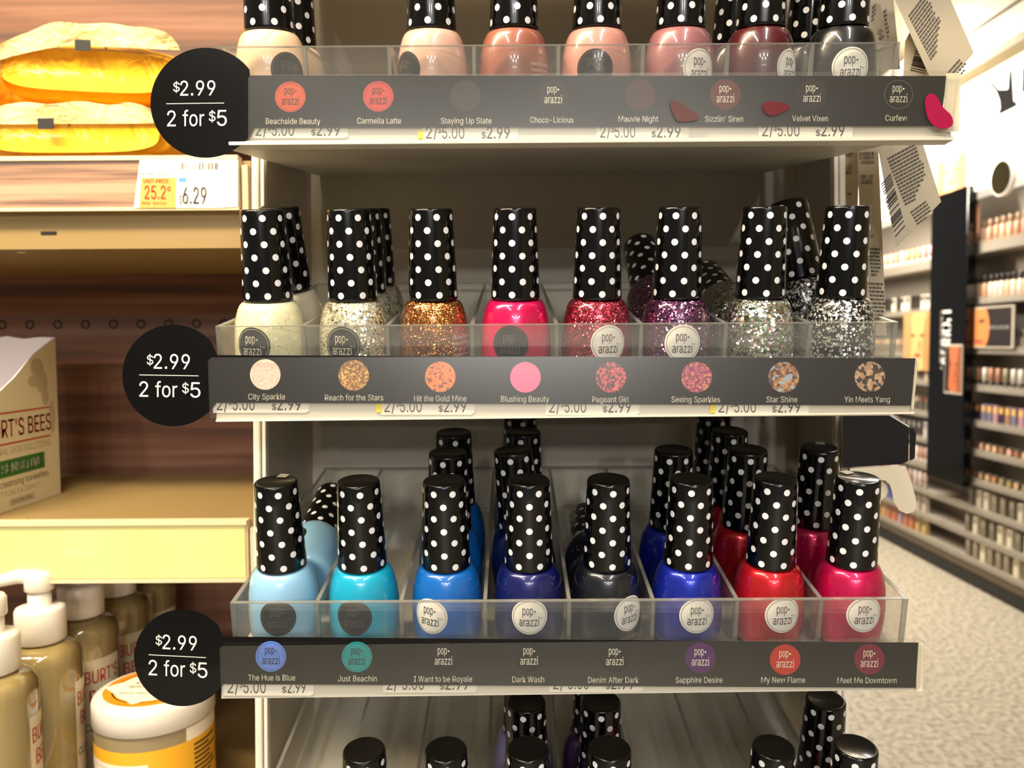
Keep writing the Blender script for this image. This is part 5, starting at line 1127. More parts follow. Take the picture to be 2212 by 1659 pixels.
def pouch(label, xc, y0, z0, w_, dpt, hgt, fin_h, tilt, roll, marks, fin_droop=0.0, mark_x=0.0, at=.62):
    F = tr(xc, y0, z0) @ Matrix.Rotation(radians(roll), 4, 'Y') @ Matrix.Rotation(radians(tilt), 4, 'X')
    t = thing('wipes_pouch', label, 'pouch', F, 'yellow pouches on the upper shelf')
    random.seed(int(xc * 7) % 97)
    ph = [random.uniform(0, 6) for _ in range(6)]

    def body(u, v):
        a = 2 * pi * v
        s = sin(pi * u) ** .3 if 0 < u < 1 else 0
        ex = .55
        cx = math.copysign(abs(cos(a)) ** ex, cos(a)) * w_ / 2 * (.90 + .10 * s)
        cz = math.copysign(abs(sin(a)) ** .55, sin(a)) * hgt / 2 * (.62 + .38 * s)
        cz += (1.2 * sin(cx * .16 + ph[0]) * sin(u * 7 + ph[1]) + .8 * sin(cx * .31 + ph[2] + u * 9)) * s
        return (cx, u * dpt, hgt / 2 + cz)
    mb = MB().grid(body, 28, 48, POUCH)
    for e_ in (0, 28):
        mb.f.append([j * 29 + e_ for j in range(48)][::(1 if e_ else -1)])
        mb.m.append(0)
        mb.sm.append(True)
    # folded back seam and side print
    for i in range(7):
        x0, zz = -w_ * .47 + i * 1.4, hgt * (.78 - .07 * i)
        mb.add([(x0, dpt * .045 - i * .35, zz), (x0 + w_ * (.24 - .015 * i), dpt * .02 - i * .3, zz - 4.5), (x0 + w_ * (.24 - .015 * i), dpt * .02 - i * .3 - .1, zz - 5.3), (x0, dpt * .045 - i * .35 - .1, zz - .9)], [(0, 1, 2, 3)], PRINT) if i in (1, 3, 4, 6) else None
    mb.build('pouch_body', t)

    def fin(u, v):
        x = (u - .5) * w_ * (.98 - .10 * v * v)
        edge = 1 - max(0, abs(u - .5) * 2 - .72) * 1.3
        droop = fin_droop * max(0, .45 - u) ** 1.4 * 60
        z = hgt * at + fin_h * v * edge - droop + 1.0 * sin(u * 19 + ph[3]) * v
        return (x, -2.5 - 5.5 * v + 1.6 * sin(u * 11 + ph[4]) * v, z)
    mb = MB().grid(fin, 40, 5, FIN)
    gx = lambda x, z: (x, -9.6, z)
    for s, dz, wd in marks:
        mb.text(s, gx, mark_x + 4, hgt * at + dz, wd, 3.2, mat('faint_orange_print', '#d8943c', .5))
    mb.build('seal_flap', t)
    zz = hgt * at
    mb = MB().box(mark_x - 5.5, mark_x + 5.5, -9.4, -8.8, zz - 5.2, zz + 2.2, BLK)
    mb.box(mark_x + 15.5, mark_x + 16.8, -9.4, -8.8, zz - 3.5, zz - 1.8, BLK)
    mb.build('black_mark', t)
    return t


pouch('yellow wipes pouch lying lowest, right above the wood grain price strip', -311, 583, SH1, 138, 165, 45, 13, 0, 0,
      [('30 Pre-moistened towelettes', 7, 52), ('6.99 x 7.44 in', 2.8, 34)], 0.0, -13)
pouch('yellow wipes pouch lying on top of another one, its seal flap raised', -304, 592, SH1 + 45, 138, 160, 46, 14, 3, 3,
      [('AVEC DES EXTRAITS', 5, 40)], .75, 2, .86)
pouch('yellow wipes pouch cut off by the left edge of the photo', -453, 588, SH1, 128, 165, 44, 12, 0, 0, [], 0, 20)
pouch('topmost yellow wipes pouch at the left edge, stacked on another pouch', -453, 594, SH1 + 44, 128, 160, 44, 12, 3, 3, [], 0.2, 20, .8)

# ---- torn carton on the second shelf
CART = mat('carton_cream', '#d6c9a4', .55)
CARTIN = mat('carton_inside', '#e6dce0', .6)
cy0, cy1, cxr, cxl = 575.0, 681.0, -383.0, -446.0
ch = 132.0
t = thing('wipes_carton', 'torn open white carton of sensitive cleansing towelettes on the second shelf', 'carton', tr(cxr, cy0, SH2))
LNX = cy1 - cy0
# right-hand panel: (a = distance from the near edge, b = height); its top is torn off along a slope
side = [(0, 0), (LNX, 0), (LNX, ch), (LNX * .97, ch - 1), (LNX * .70, ch - 13), (LNX * .45, ch - 31), (LNX * .2, ch - 45), (0, ch - 52)]
fr = lambda a, b: (0, a, b)
MB().prism(side, fr, lambda a, b: (-.7, a, b), CART, CARTIN).build('front_panel', t)
mb = MB().box(cxl - cxr, cxl - cxr + .7, 0, LNX, 0, ch, CARTIN)
mb.build('rear_panel', t)
rg = [(0, 0), (62, 0), (62, ch), (50, ch + .4), (36, ch - 1), (22, ch + 1.4), (10, ch - .6), (0, ch)]
MB().prism([(p[0], p[1]) for p in rg], lambda a, b: (-62.2 + a, LNX - .8, b), lambda a, b: (-62.2 + a, LNX - .1, b), CARTIN).build('torn_back_panel', t)
MB().box(cxl - cxr + .7, -.7, 0, .6, 0, ch - 55, CART).build('end_panel', t)
MB().box(cxl - cxr + .7, -.7, .6, LNX - .8, 0, .6, CART).build('base_panel', t)
pr = lambda a, b: (.12, a, b)
pr2 = lambda a, b: (.2, a, b)
mb = MB()
RED = mat('brick_red_print', '#b02c1c', .5)
GRN = mat('green_band', '#2c6a24', .5)
# letters read along +y: near edge to far edge
mb.text("BURT'S BEES", pr, 53, 56, 84, 13.5, RED, .03)
mb.rect(pr, 5, 94, 74, 75.2, RED)
mb.rect(pr, 5, 94, 50.5, 51.7, RED)
mb.text('NATURAL SKIN SOLUTIONS', pr, 51, 43, 84, 5, mat('pale_print', '#a89c80', .6))
mb.rect(pr, 22, 84, 26, 39, GRN)
mb.text('SENSITIVE', pr2, 54, 29, 52, 7, LETTER, .02)
mb.text('facial cleansing towelettes', pr, 48, 18.5, 82, 5, GREYINK)
mb.text('COTTON EXTRACT', pr, 46, 11.5, 62, 4, mat('pale_print', '#a89c80', .6))
mb.rect(pr, 36, 68, 3.5, 8.5, mat('pale_box', '#bcae8c', .6))
mb.text('99.2% NATURAL', pr2, 52, 4.8, 26, 2.4, GREYINK)
for (a, b, r_, s_) in ((78, 108, 9, .8), (84, 96, 8, 1.2), (72, 97, 7, .7), (88, 84, 5, 1.6), (97, 66, 4.5, 3.0)):
    mb.disc(lambda x, y: (.1 + r_ * .003, a + x, b + y * s_), r_, mat('leaf_print', '#b4a684', .6), 20)
mb.build('printed_design', t)

# ---- pump bottles on the lowest shelf
AMBER = noisy('amber_soap', '#685836', '#9c8a5a', 26, .12, (1, 1, .12), 3, coat=1)
PUMPW = mat('pump_white', '#e4ddd0', .35)
PY = [512, 566, 620, 674, 728]
PS = ['nearest pump bottle at the left edge of the photo', 'second pump bottle from the front, its white spout pointing left', 'middle one of the five pump bottles in a row',
      'fourth pump bottle from the front in the row', 'rearmost pump bottle in the row on the lowest shelf']
for k, y in enumerate(PY):
    t = thing('pump_bottle', PS[k], 'pump bottle', tr(-336, y, SH3), 'amber pump bottles')
    ht = 131
    MB().lathe([(0, 0), (22, 0), (25, 1.5), (26, 4), (26, ht - 10), (25.2, ht - 4), (22, ht + .5), (17, ht + 2.5), (12, ht + 3.5), (12, ht + 5), (0, ht + 5)], AMBER, 40).build('bottle', t)
    z = ht + 4.2
    MB().lathe([(0, z), (15.6, z), (16.3, z + .8), (16.3, z + 22), (15.3, z + 24.2), (12.5, z + 25), (8.2, z + 25), (7.6, z + 26), (7.6, z + 36), (0, z + 36)], PUMPW, 36).build('collar', t)
    z += 36
    mb = MB().lathe([(0, z), (9, z), (9.5, z + 1), (9.5, z + 11), (8, z + 13.5), (0, z + 14.5)], PUMPW, 28)
    a_ = radians(188 if k == 1 else 200)
    mb.tube([(0, 0, z + 10), (14 * cos(a_), 14 * sin(a_), z + 10), (28 * cos(a_), 28 * sin(a_), z + 7), (36 * cos(a_), 36 * sin(a_), z + 2)], [5.5, 5, 4.2, 3.4], PUMPW, 12)
    mb.build('pump_head', t)
    w0 = lambda off: (lambda x, zz: ((26 + off) * cos(radians(24 if k < 2 else -30) + x / 26), (26 + off) * sin(radians(24 if k < 2 else -30) + x / 26), zz))
    mb = MB().grid(lambda u, v: w0(.1)(-16 + 32 * u, 14 + 92 * v), 16, 4, mat('label_cream', '#d2c6a8', .5))
    mb.text("BURT'S", w0(.2), 0, 88, 28, 10, RED, .03)
    mb.text('BEES', w0(.2), 0, 73, 22, 10, RED, .03)
    mb.text('CLEANSING', w0(.2), 0, 52, 29, 5.5, GREYINK, .02)
    mb.text('OIL', w0(.2), 0, 44, 8, 5.5, GREYINK, .02)
    mb.text('COCONUT', w0(.2), 0, 37, 22, 3.2, GREYINK)
    mb.text('ARGAN OILS', w0(.2), 0, 32, 22, 3.2, GREYINK)
    mb.rect(w0(.2), -16, 16, 16, 22, mat('red_band', '#c03830', .5))
    mb.build('label', t)
    # lines of print seen along the side of the bottle
    mb = MB()
    w1 = lambda x, zz: (26.15 * cos(radians(-78) + x / 26), 26.15 * sin(radians(-78) + x / 26), zz)
    for i in range(16):
        mb.rect(w1, -7, -7 + random.uniform(6, 13), 104 - i * 5.6, 105.6 - i * 5.6, mat('dark_fine_print', '#2a1e0a', .5))
    mb.build('fine_print', t)

# ---- jar of pads
t = thing('pads_jar', 'round jar of eye makeup remover pads with a white lid and yellow label', 'jar', tr(-263, 580, SH3))
JR = 41.0
JH = 95.0
GLASS = mat('jar_frosted', '#8c7c5c', .25, coat=.5)
YL = mat('label_yellow', '#eeb02a', .4)
OR = mat('label_orange', '#ee8a1c', .4)
MB().lathe([(0, 0), (37, 0), (40, 1.5), (JR - .6, 5), (JR - .6, JH - 20), (JR - 2, JH - 16), (0, JH - 16)], GLASS, 56).build('jar_body', t)
zl = JH - 19.5
MB().lathe([(JR - .2, zl), (JR + .6, zl + .5), (JR + .6, JH - 5), (JR - .6, JH - 2), (JR - 4, JH - .3), (JR - 6, JH), (0, JH)], PUMPW, 64).build('lid', t)
mb = MB()
top = lambda off: (lambda x, y: (x, y, JH + off))
mb.disc(top(.1), 34, OR, 56, 27)
mb.disc(top(.1), 28.2, YL, 56, 26)
dm = [(-35, -3), (-2, -31), (33, 0), (0, 30)]
mb.add([top(.25)(*p) for p in dm], [(0, 1, 2, 3)], mat('label_cream_white', '#efe4cc', .5))
mb.text("BURT'S BEES", lambda x, z: top(.4)(x, z), -2, 10, 20, 4, RED, .02)
mb.text('eye makeup', lambda x, z: top(.4)(x, z), -2, 3, 26, 5, INK)
mb.text('remover pads', lambda x, z: top(.4)(x, z), -2, -4, 32, 5, INK)
mb.text('Removes waterproof makeup', lambda x, z: top(.4)(x, z), -2, -14, 34, 2.6, GREYINK)
mb.build('lid_label', t)
jw = lambda off: (lambda x, zz: ((JR - .4 + off) * sin(x / JR), -(JR - .4 + off) * cos(x / JR), zz))
mb = MB().grid(lambda u, v: jw(.1)(-70 + 185 * u, 4 + (zl - 14) * v), 64, 3, YL)
mb.grid(lambda u, v: jw(.1)(38 + 60 * u, zl - 10.2 + 9.5 * v), 20, 1, mat('label_cream_white', '#efe4cc', .5))
mb.grid(lambda u, v: jw(.2)(-64 + 76 * u, 8 + (zl - 27) * v), 32, 2, mat('label_cream_white', '#efe4cc', .5))
b0 = zl - 19
for q in ((-64, 12, b0 - 3.4, b0 - 3.1), (10.2, 10.5, 8, b0 - 3)):
    mb.grid(lambda u, v: jw(.3)(q[0] + (q[1] - q[0]) * u, q[2] + (q[3] - q[2]) * v), 24 if q[1] - q[0] > 5 else 1, 1, mat('pale_print', '#a89c80', .6))
mb.text("BURT'S", jw(.3), -48, b0 - 16, 22, 9, RED, .03)
mb.text('BEES', jw(.3), -46, b0 - 27, 17, 9, RED, .03)
mb.text('eye makeup', jw(.3), -15, b0 - 13, 32, 5.4, DKINK, .01)
mb.text('remover pads', jw(.3), -15, b0 - 22, 36, 5.4, DKINK, .01)
mb.disc(lambda x, y: jw(.35)(16 + x, b0 - 23 + y), 7.5, mat('kiwi_brown', '#6a4420', .5), 24)
mb.disc(lambda x, y: jw(.45)(9 + x, b0 - 31 + y), 7, mat('kiwi_green', '#7ac040', .5), 24)
for i in range(8):
    mb.grid(lambda u, v: jw(.3)(44 + random.Random(i).uniform(14, 26) * u, zl - 14 - i * 3.4 - 1.6 * v), 6, 1, mat('brown_fine_print', '#4e3c1c', .5))
mb.build('label', t)
# ================================================================== right side of the tower: cards, box and hook
def flat(px_pts, a, o_, d=0.0):
    return [tuple(Vector(dp(x, y, a + d)) - o_) for x, y in px_pts]


CARDG = mat('card_cream', '#b8ab92', .6)
CINK = mat('card_print', '#4c443a', .6)


def lash_card(label, pts, a, thick, lines=(), words=(), bars=None):
    """pts: outline in photo pixels (counter-clockwise seen from the front), at depth a"""
    o_ = Vector(dp(pts[0][0], pts[0][1], a))
    f = lambda d: (lambda px, py: tuple(Vector(dp(px, py, a + d)) - o_))
    mb = MB().prism(pts, f(0), f(thick), CARDG)
    rnd = random.Random(len(label))
    for (sx, sy, dx, dy, nx, ny, n, length, hgt) in lines:
        for i in range(n):
            x, y = sx + nx * i, sy + ny * i
            left = length * rnd.uniform(.9, 1) * (1 if i < n * .6 else 1 - .75 * (i - n * .6) / (n * .4 + .01))
            while left > 2:
                w_ = min(left, rnd.uniform(3, 9))
                mb.add([f(-.15)(x, y), f(-.15)(x + dx * w_, y + dy * w_), f(-.15)(x + dx * w_ + nx * hgt, y + dy * w_ + ny * hgt), f(-.15)(x + nx * hgt, y + ny * hgt)], [(3, 2, 1, 0)], CINK)
                x, y, left = x + dx * (w_ + 1.3), y + dy * (w_ + 1.3), left - w_ - 1.3
    for s, x, y, wd, cap, ang in words:
        c, q = cos(radians(ang)), sin(radians(ang))
        mb.text(s, lambda u, v: f(-.15)(x + u * c - v * q, y - u * q - v * c), 0, 0, wd, cap, CINK, .02, align='L')
    if bars:
        (x0, y0, x1, y1, bx, by) = bars
        n = 22
        for i in range(n):
            if rnd.random() < .28:
                continue
            u, e = i / n, rnd.uniform(.5, .95) / n
            p = lambda q: (x0 + (x1 - x0) * q, y0 + (y1 - y0) * q)
            (ax, ay), (cx_, cy_) = p(u), p(u + e)
            mb.add([f(-.15)(ax, ay), f(-.15)(cx_, cy_), f(-.15)(cx_ + bx, cy_ + by), f(-.15)(ax + bx, ay + by)], [(0, 1, 2, 3)], INK)
    o = mb.build('lash_card', frame=DF @ tr(*o_))
    return tag(o, label, 'packaged card', 'hanging carded packs beside the tower')


lash_card('cream carded pack hanging beside the top tray, printed block and barcode', [(2026, 205), (2104, 114), (2036, -40), (1915, -40)], 402, 5,
          [(1962, 34, .60, -.80, 3.3, 6.6, 15, 66, .62), (2045, 158, .66, -.75, 6, 4.5, 4, 44, .55)], (), None)
lash_card('cream carded pack with a barcode, tucked behind the pack beside the top tray', [(1950, 175), (2014, 175), (1972, 54), (1955, 90)], 410, 4, (), (), (1966, 152, 1980, 96, 34, 8))
lash_card('narrow cream pack edge right of the black nail polish', [(1872, 150), (1932, 150), (1891, -40), (1868, -40)], 425, 3, [(1884, 16, .62, -.6, -.5, 9, 4, 14, .6)], [('LES', 1900, 76, 12, 8, 50), ('NIS.', 1903, 88, 14, 8, 50)])
lash_card('second narrow cream pack between the black polish and the barcode pack', [(1932, 150), (1945, 150), (1926, -40), (1890, -40)], 432, 3, [(1908, 24, .7, -.5, 1.2, 9, 8, 10, .6)])
lash_card('cream carded pack with a large barcode hanging beside the second tray', [(1935, 536), (2033, 436), (1986, 285), (1890, 285)], 420, 5,
          [(1916, 342, .88, -.47, 2.7, 7.0, 15, 72, .6), (1966, 458, .80, -.58, 3.4, 6.2, 5, 46, .55)], (), (1903, 398, 1935, 515, 21, -24))
lash_card('narrow cream pack with black print beside the right post, upper one', [(1816, 450), (1853, 450), (1858, 285), (1820, 285)], 462, 3, [(1822, 330, .97, -.2, 0, 4, 3, 22, .6)],
          [('OBE LES', 1819, 369, 24, 9, 12), ('OURNIS.', 1819, 380, 24, 9, 12), ('RE', 1819, 408, 9, 6, 12), ('EN', 1819, 416, 9, 6, 12), ('ELD UNE', 1819, 426, 22, 6, 12)])
lash_card('long narrow cream pack hanging beside the second tray, fine print at its foot', [(1862, 725), (1915, 725), (1896, 285), (1852, 285)], 448, 4,
          [(1876, 535, .985, .05, .8, 8.0, 8, 25, .62), (1876, 610, .985, .05, .9, 8.4, 11, 32, .62)],
          [('IN ODOR OR', 1856, 336, 32, 7, 2), ('R OTHER EYE', 1857, 345, 31, 7, 2), ('A PHYSICIAN', 1859, 355, 29, 7, 2), ('OBE LES', 1859, 387, 27, 9, 2), ('OURNIS.', 1860, 398, 26, 9, 2), ('AUX', 1879, 513, 9, 5, 2)])

# black box and the white hook under it
o_ = Vector(dp(1822, 1010, 440))
f = lambda d: (lambda px, py: tuple(Vector(dp(px, py, 440 + d)) - o_))
BOXB = mat('black_cardboard', '#0e0b0a', .5, spec=.25)
t = thing('black_box', 'black cardboard box beside the right post, above the white hook', 'box', DF @ tr(*o_))
MB().prism([(1822, 1010), (1946, 1003), (1962, 996), (1964, 924), (1920, 897), (1905, 880), (1822, 880)], f(0), f(55), BOXB).build('carton', t, bevel=.6)
BRN = mat('cardboard_edge', '#7a5a34', .7)
MB().prism([(1964.5, 996), (1976, 990), (1979, 938), (1974, 926), (1964.5, 924)], f(2), f(53), BOXB, BRN).build('end_flap', t, bevel=.4)
MB().prism([(1921, 897), (1964, 923.5), (1964, 920.5), (1921, 894)], f(-.2), f(54), mat('white_edge', '#d8d4d0', .4)).build('lid_edge', t)
o_ = Vector(dp(1835, 1050, 436))
f = lambda d: (lambda px, py: tuple(Vector(dp(px, py, 436 + d)) - o_))
hook = [(1836, 1012), (1836, 1100), (1905, 1082), (1917, 1070), (1920, 1052), (1914, 1041), (1904, 1036), (1894, 1037), (1898, 1033), (1912, 1036), (1922, 1046), (1927, 1062), (1931, 1085), (1942, 1102), (1958, 1110), (1972, 1107), (1979, 1096),
        (1978, 1076), (1969, 1042), (1960, 1018), (1956, 1006)]
hook_l = [(1836, 1012), (1836, 1088), (1896, 1082), (1914, 1072), (1920, 1056), (1912, 1041), (1890, 1036), (1956, 1006)]
t = thing('shelf_hook', 'white curved plastic hook beneath the black box', 'hook', DF @ tr(*o_))
body = [(1836, 1012), (1836, 1036), (1894, 1037), (1912, 1038), (1922, 1047), (1927, 1062), (1931, 1085), (1942, 1102), (1958, 1110), (1972, 1107), (1979, 1096), (1978, 1076), (1969, 1042), (1960, 1018), (1956, 1006)]
MB().prism(body, f(0), f(9), mat('hook_cream', '#e6dabc', .4)).build('hook_body', t, bevel=.5)
MB().prism([(1836, 1036.5), (1836, 1090), (1898, 1084), (1913, 1074), (1919, 1060), (1916, 1048), (1906, 1040), (1894, 1037.5)], f(3), f(9), mat('hook_cream', '#e6dabc', .4)).build('hook_tongue', t, bevel=.4)

# ================================================================== make-up wall across the aisle
def wx(px, py, x):                          # world mm on the plane x = const (mm)
    p = on_x(px, py, x * .001)
    return (p.x * 1000, p.y * 1000, p.z * 1000)


DKW = mat('wall_grey', '#6a6258', .7)
MB().box(2790, 2830, -3500, 8800, 0, 3300, mat('wall_tan', '#b0a184', .7)).build('wall_right')['kind'] = 'structure'
BAYG = mat('bay_grey', '#948b7e', .5)
SHF = mat('bay_shelf_grey', '#b0a698', .4)
KICK = mat('kick_black', '#14110d', .5)
KICKT = mat('kick_strip_brown', '#5a4e3c', .35)
X0, X1 = 2600.0, 2780.0
ZS = [1925, 1620, 1345, 1135, 935, 772, 605, 445, 290, 150]
BAYS = [('near', 3450, 4859), ('far', 4861, 7300)]
for nm, ya, yb in BAYS:
    t = thing('makeup_bay', {'near': 'grey make-up shelving bay right of the tall black pillar', 'far': 'grey make-up shelving bay left of the tall black pillar'}[nm], 'shelving', tr(X1, (ya + yb) / 2, 0))
    q = lambda x0, x1, y0, y1, z0, z1, m: MB().box(x0 - X1, x1 - X1, y0 - (ya + yb) / 2, y1 - (ya + yb) / 2, z0, z1, m)
    q(X1, X1 + 9, ya, yb, 0, 2420, BAYG).build('back_panel', t)
    q(X0, X1 - 1, ya, yb, 0, 70, KICK).build('kick_plate', t)
    q(X0 + 12, X1 - 1, ya, yb, 71, 110, KICKT).build('kick_strip', t)
    for i, z in enumerate(ZS):
        zz = z - (40 if nm == 'far' and i < 3 else 0)
        th = 46 if i == 0 else 24
        d = 0 if i < 9 else 0
        q(X0 + 6, X1 - 1, ya, yb, zz - th, zz, SHF).build('shelf_board', t)
        q(X0 + 2, X0 + 5.5, ya, yb, zz - th - 6, zz + 14, clear('bay_clear_rail', .25, col='#b0a698', gloss=.3)).build('price_rail', t)
# white lit header above both bays
LIT = mat('lit_header_white', '#fff6e6', .4, emit=.7)
t = thing('header_sign', 'white backlit header above the make-up bays with black lettering', 'sign', tr(X0 - 20, 5000, 2215))
MB().box(-10, 150, -1500, 2300, 0, 620, LIT).build('light_box', t)
hx = X0 - 31
fx = lambda px, py: tuple(Vector(wx(px, py, hx)) - Vector((X0 - 20, 5000, 2215)))
fy = lambda px, py: tuple(Vector(wx(px, py, hx + 1)) - Vector((X0 - 20, 5000, 2215)))
Z6 = lambda pts: [(1860 + x / 6.284, y / 6.284) for x, y in pts]
INKH = mat('header_black', '#020202', .8, spec=.1)
mb = MB()
for pts in ([(1735, 1120), (1775, 1105), (1870, 1215), (1990, 1210), (2010, 965), (2050, 950), (2075, 1370), (2120, 1390), (2115, 1440), (1890, 1555), (1862, 1520), (1885, 1470), (1875, 1360), (1830, 1240)], [(2190, 930), (2300, 860), (2300, 1200), (2180, 1270)]):
    mb.prism(Z6(pts)[::-1], fx, fy, INKH)
mb.build('lettering', t)
# soffit bands over the header
def band(i, z0, z1, m, x):
    MB().box(x, 2789, 2600, 8500, z0, z1, m).build('trim_%d' % i)['kind'] = 'structure'


band(1, 2838, 2880, mat('soffit_tan', '#9a8a62', .6), 2470)
band(2, 2882, 3030, mat('soffit_white', '#efe6d2', .5), 2480)
band(3, 3031, 3050, mat('soffit_dark', '#3a3222', .6), 2490)
band(4, 3051, 3150, mat('soffit_white', '#efe6d2', .5), 2480)

# ---- black pillar with upright lettering
PX = 2540.0
PYC = 4740.0
t = thing('brand_pillar', 'tall glossy black pillar with upright white lettering between the make-up bays', 'pillar', tr(PX, PYC, 560))
GB = mat('gloss_black', '#040405', .1, spec=.4)
MB().box(0, 52, -195, 200, 0, 1690, GB).build('pillar_body', t, bevel=4)
PXo = Vector((PX, PYC, 560))
# letters read downwards: text x runs along -z, text up along -y
_, yL, zT = wx(2045, 671, PX)
lt = lambda u, v: (-1.5, yL - PYC - v, zT - 560 - u)
mb = MB()
mb.text("L'ORÉAL", lt, 0, -50, 340, 100, PAPERW, .05, align='L')
mb.text('COSMETIQUE MAQUILLAGE', lambda u, v: (-1.5, yL - PYC - v + 150, zT - 560 - u), 0, 82, 310, 34, mat('silver_letter', '#b8b4ac', .5), .02, align='L')
mb.build('lettering', t)

# ---- photo posters: flat prints with a plain generic face
def poster(label, quad, x, skin, hair, kind, dark=False, frame_=True):
    """quad: photo pixels TL, TR, BR, BL on the plane x"""
    P = [Vector(wx(px, py, x)) for px, py in quad]
    yl, yr = (P[0].y + P[3].y) / 2, (P[1].y + P[2].y) / 2
    zt, zb = (P[0].z + P[1].z) / 2, (P[2].z + P[3].z) / 2
    W_, H_ = yl - yr, zt - zb
    t = thing('face_poster', label, 'poster', tr(x, yl, zb))
    f = lambda d: (lambda s, r: (-d, -s * W_, r * H_))
    MB().box(0, 6, -W_, 0, 0, H_, mat('poster_edge', '#b0a494', .5)).build('frame', t)
    mb = MB()
    e = .04 if frame_ else 0
    mb.rect(f(.5), e, 1 - e, e, 1 - e, hair)
    def ell(cx, cy, rx, ry, m, d):
        mb.disc(lambda a, b: f(d)(min(max(cx + a * rx, e), 1 - e), min(max(cy + b * ry, e), 1 - e)), 1, m, 28)
    lip, eye = mat('poster_lip', '#a04c40', .5), mat('poster_eye', '#5a3a2a', .5)
    sh = mat('poster_' + skin.strip('#'), skin, .5)
    if kind == 'half':
        ell(.28, .5, .24, .62, sh, 1)
        ell(.36, .66, .07, .05, eye, 2)
        ell(.3, .16, .1, .05, lip, 2)
        mb.text('FACE COLOR', lambda u, v: f(2)(u, v), .70, .46, .42, .07, mat('silver_letter', '#b8b4ac', .5))
    else:
        sd = mat('poster_shade_' + skin.strip('#'), tuple(c * .55 for c in lin(skin)[:3]), .5)
        ell(.50, .12, .22, .30, sd, .8)
        ell(.56, .52, .46, .52, sh, 1)
        ell(.86, .45, .16, .50, sd, 1.4)
        ell(.10, .60, .20, .60, hair, 1.6)
        for s in (-.17, .16):
            ell(.52 + s, .60, .085, .025, eye, 2)
        ell(.54, .26, .12, .035, lip, 2)
        ell(.60, .42, .05, .10, sd, 1.5)
    mb.build('print', t)
    return t


HB, HD = mat('poster_blond', '#b08a58', .5), mat('poster_dark', '#1c1210', .5)
poster('framed dark poster with half a face, right of the black pillar', [(2085, 668), (2190, 656), (2190, 752), (2086, 752)], X0 - 12, '#d07a40', HD, 'half')
poster('portrait poster with blonde face left of the black pillar', [(1952, 677), (2012, 672), (2012, 800), (1952, 800)], X0 - 12, '#e0a468', HB, 'face', frame_=False)
poster('portrait print fixed low on the black pillar', [(2040, 748), (2078, 740), (2078, 852), (2040, 850)], PX - 8, '#b0603c', HD, 'face')
poster('portrait print with two tone background under the lit header', [(2022, 352), (2084, 328), (2084, 412), (2022, 418)], X0 - 40, '#e8ac74', HB, 'face', frame_=False)
poster('small portrait print beside the peach bottles, right of the pillar top', [(2076, 442), (2114, 436), (2114, 510), (2076, 516)], X0 - 12, '#d88850', HD, 'face', frame_=False)

# ---- oval mirror on the header
p = Vector(wx(2161, 384, X0 - 60))
t = thing('round_mirror', 'round mirror in a white surround above the make-up shelves', 'mirror', tr(*p))
k = Vector(wx(2161, 420, X0 - 60)).z
R_ = p.z - k
MB().prism([(R_ * 1.07 * cos(a * pi / 18), R_ * 1.07 * sin(a * pi / 18)) for a in range(36)], lambda a, b: (2, -a * 1.0, b), lambda a, b: (29, -a * 1.0, b), PAPERW).build('surround', t)
MB().disc(lambda a, b: (0, -a, b), R_, mat('mirror_olive', '#6a6040', .05, metal=.9), 40).build('glass', t)

# ---- products on the shelves, each one an object of its own
random.seed(11)
KINDM = {}


def prod_mesh(kind, c1, c2):
    key = (kind, c1, c2)
    if key in KINDM:
        return KINDM[key]
    a, b = mat('product_' + c1.strip('#'), c1, .3), mat('product_' + c2.strip('#'), c2, .3)
    mb = MB()
    if kind == 'foundation_bottle':
        mb.lathe([(0, 0), (17, 0), (19, 2), (19, 80), (15, 86), (0, 86)], a, 14)
        mb.lathe([(0, 86.2), (12, 86.2), (12, 126), (11, 127), (0, 127)], b, 14)
    elif kind == 'lipstick':
        mb.box(-11, 11, -11, 11, 0, 62, b).box(-9, 9, -9, 9, 62.2, 92, a)
    elif kind == 'makeup_box':
        mb.box(-14, 14, -20, 20, 0, 100, a).box(-14.4, -14, -16, 16, 60, 92, b)
    elif kind == 'powder_compact':
        mb.prism([(24 * cos(q * pi / 10), 24 + 24 * sin(q * pi / 10)) for q in range(20)], lambda u, v: (-8, -u, v), lambda u, v: (8, -u, v), b)
        mb.prism([(18 * cos(q * pi / 10), 24 + 18 * sin(q * pi / 10)) for q in range(20)], lambda u, v: (-8.6, -u, v), lambda u, v: (-8.1, -u, v), a)
    elif kind == 'makeup_tube':
        mb.lathe([(0, 0), (13, 0), (13, 30), (15, 32), (15, 100), (0, 104)], a, 12)
        mb.lathe([(13.2, 1), (13.6, 1), (13.6, 29), (13.2, 29)], b, 12)
    KINDM[key] = mb.mesh(kind)
    return KINDM[key]


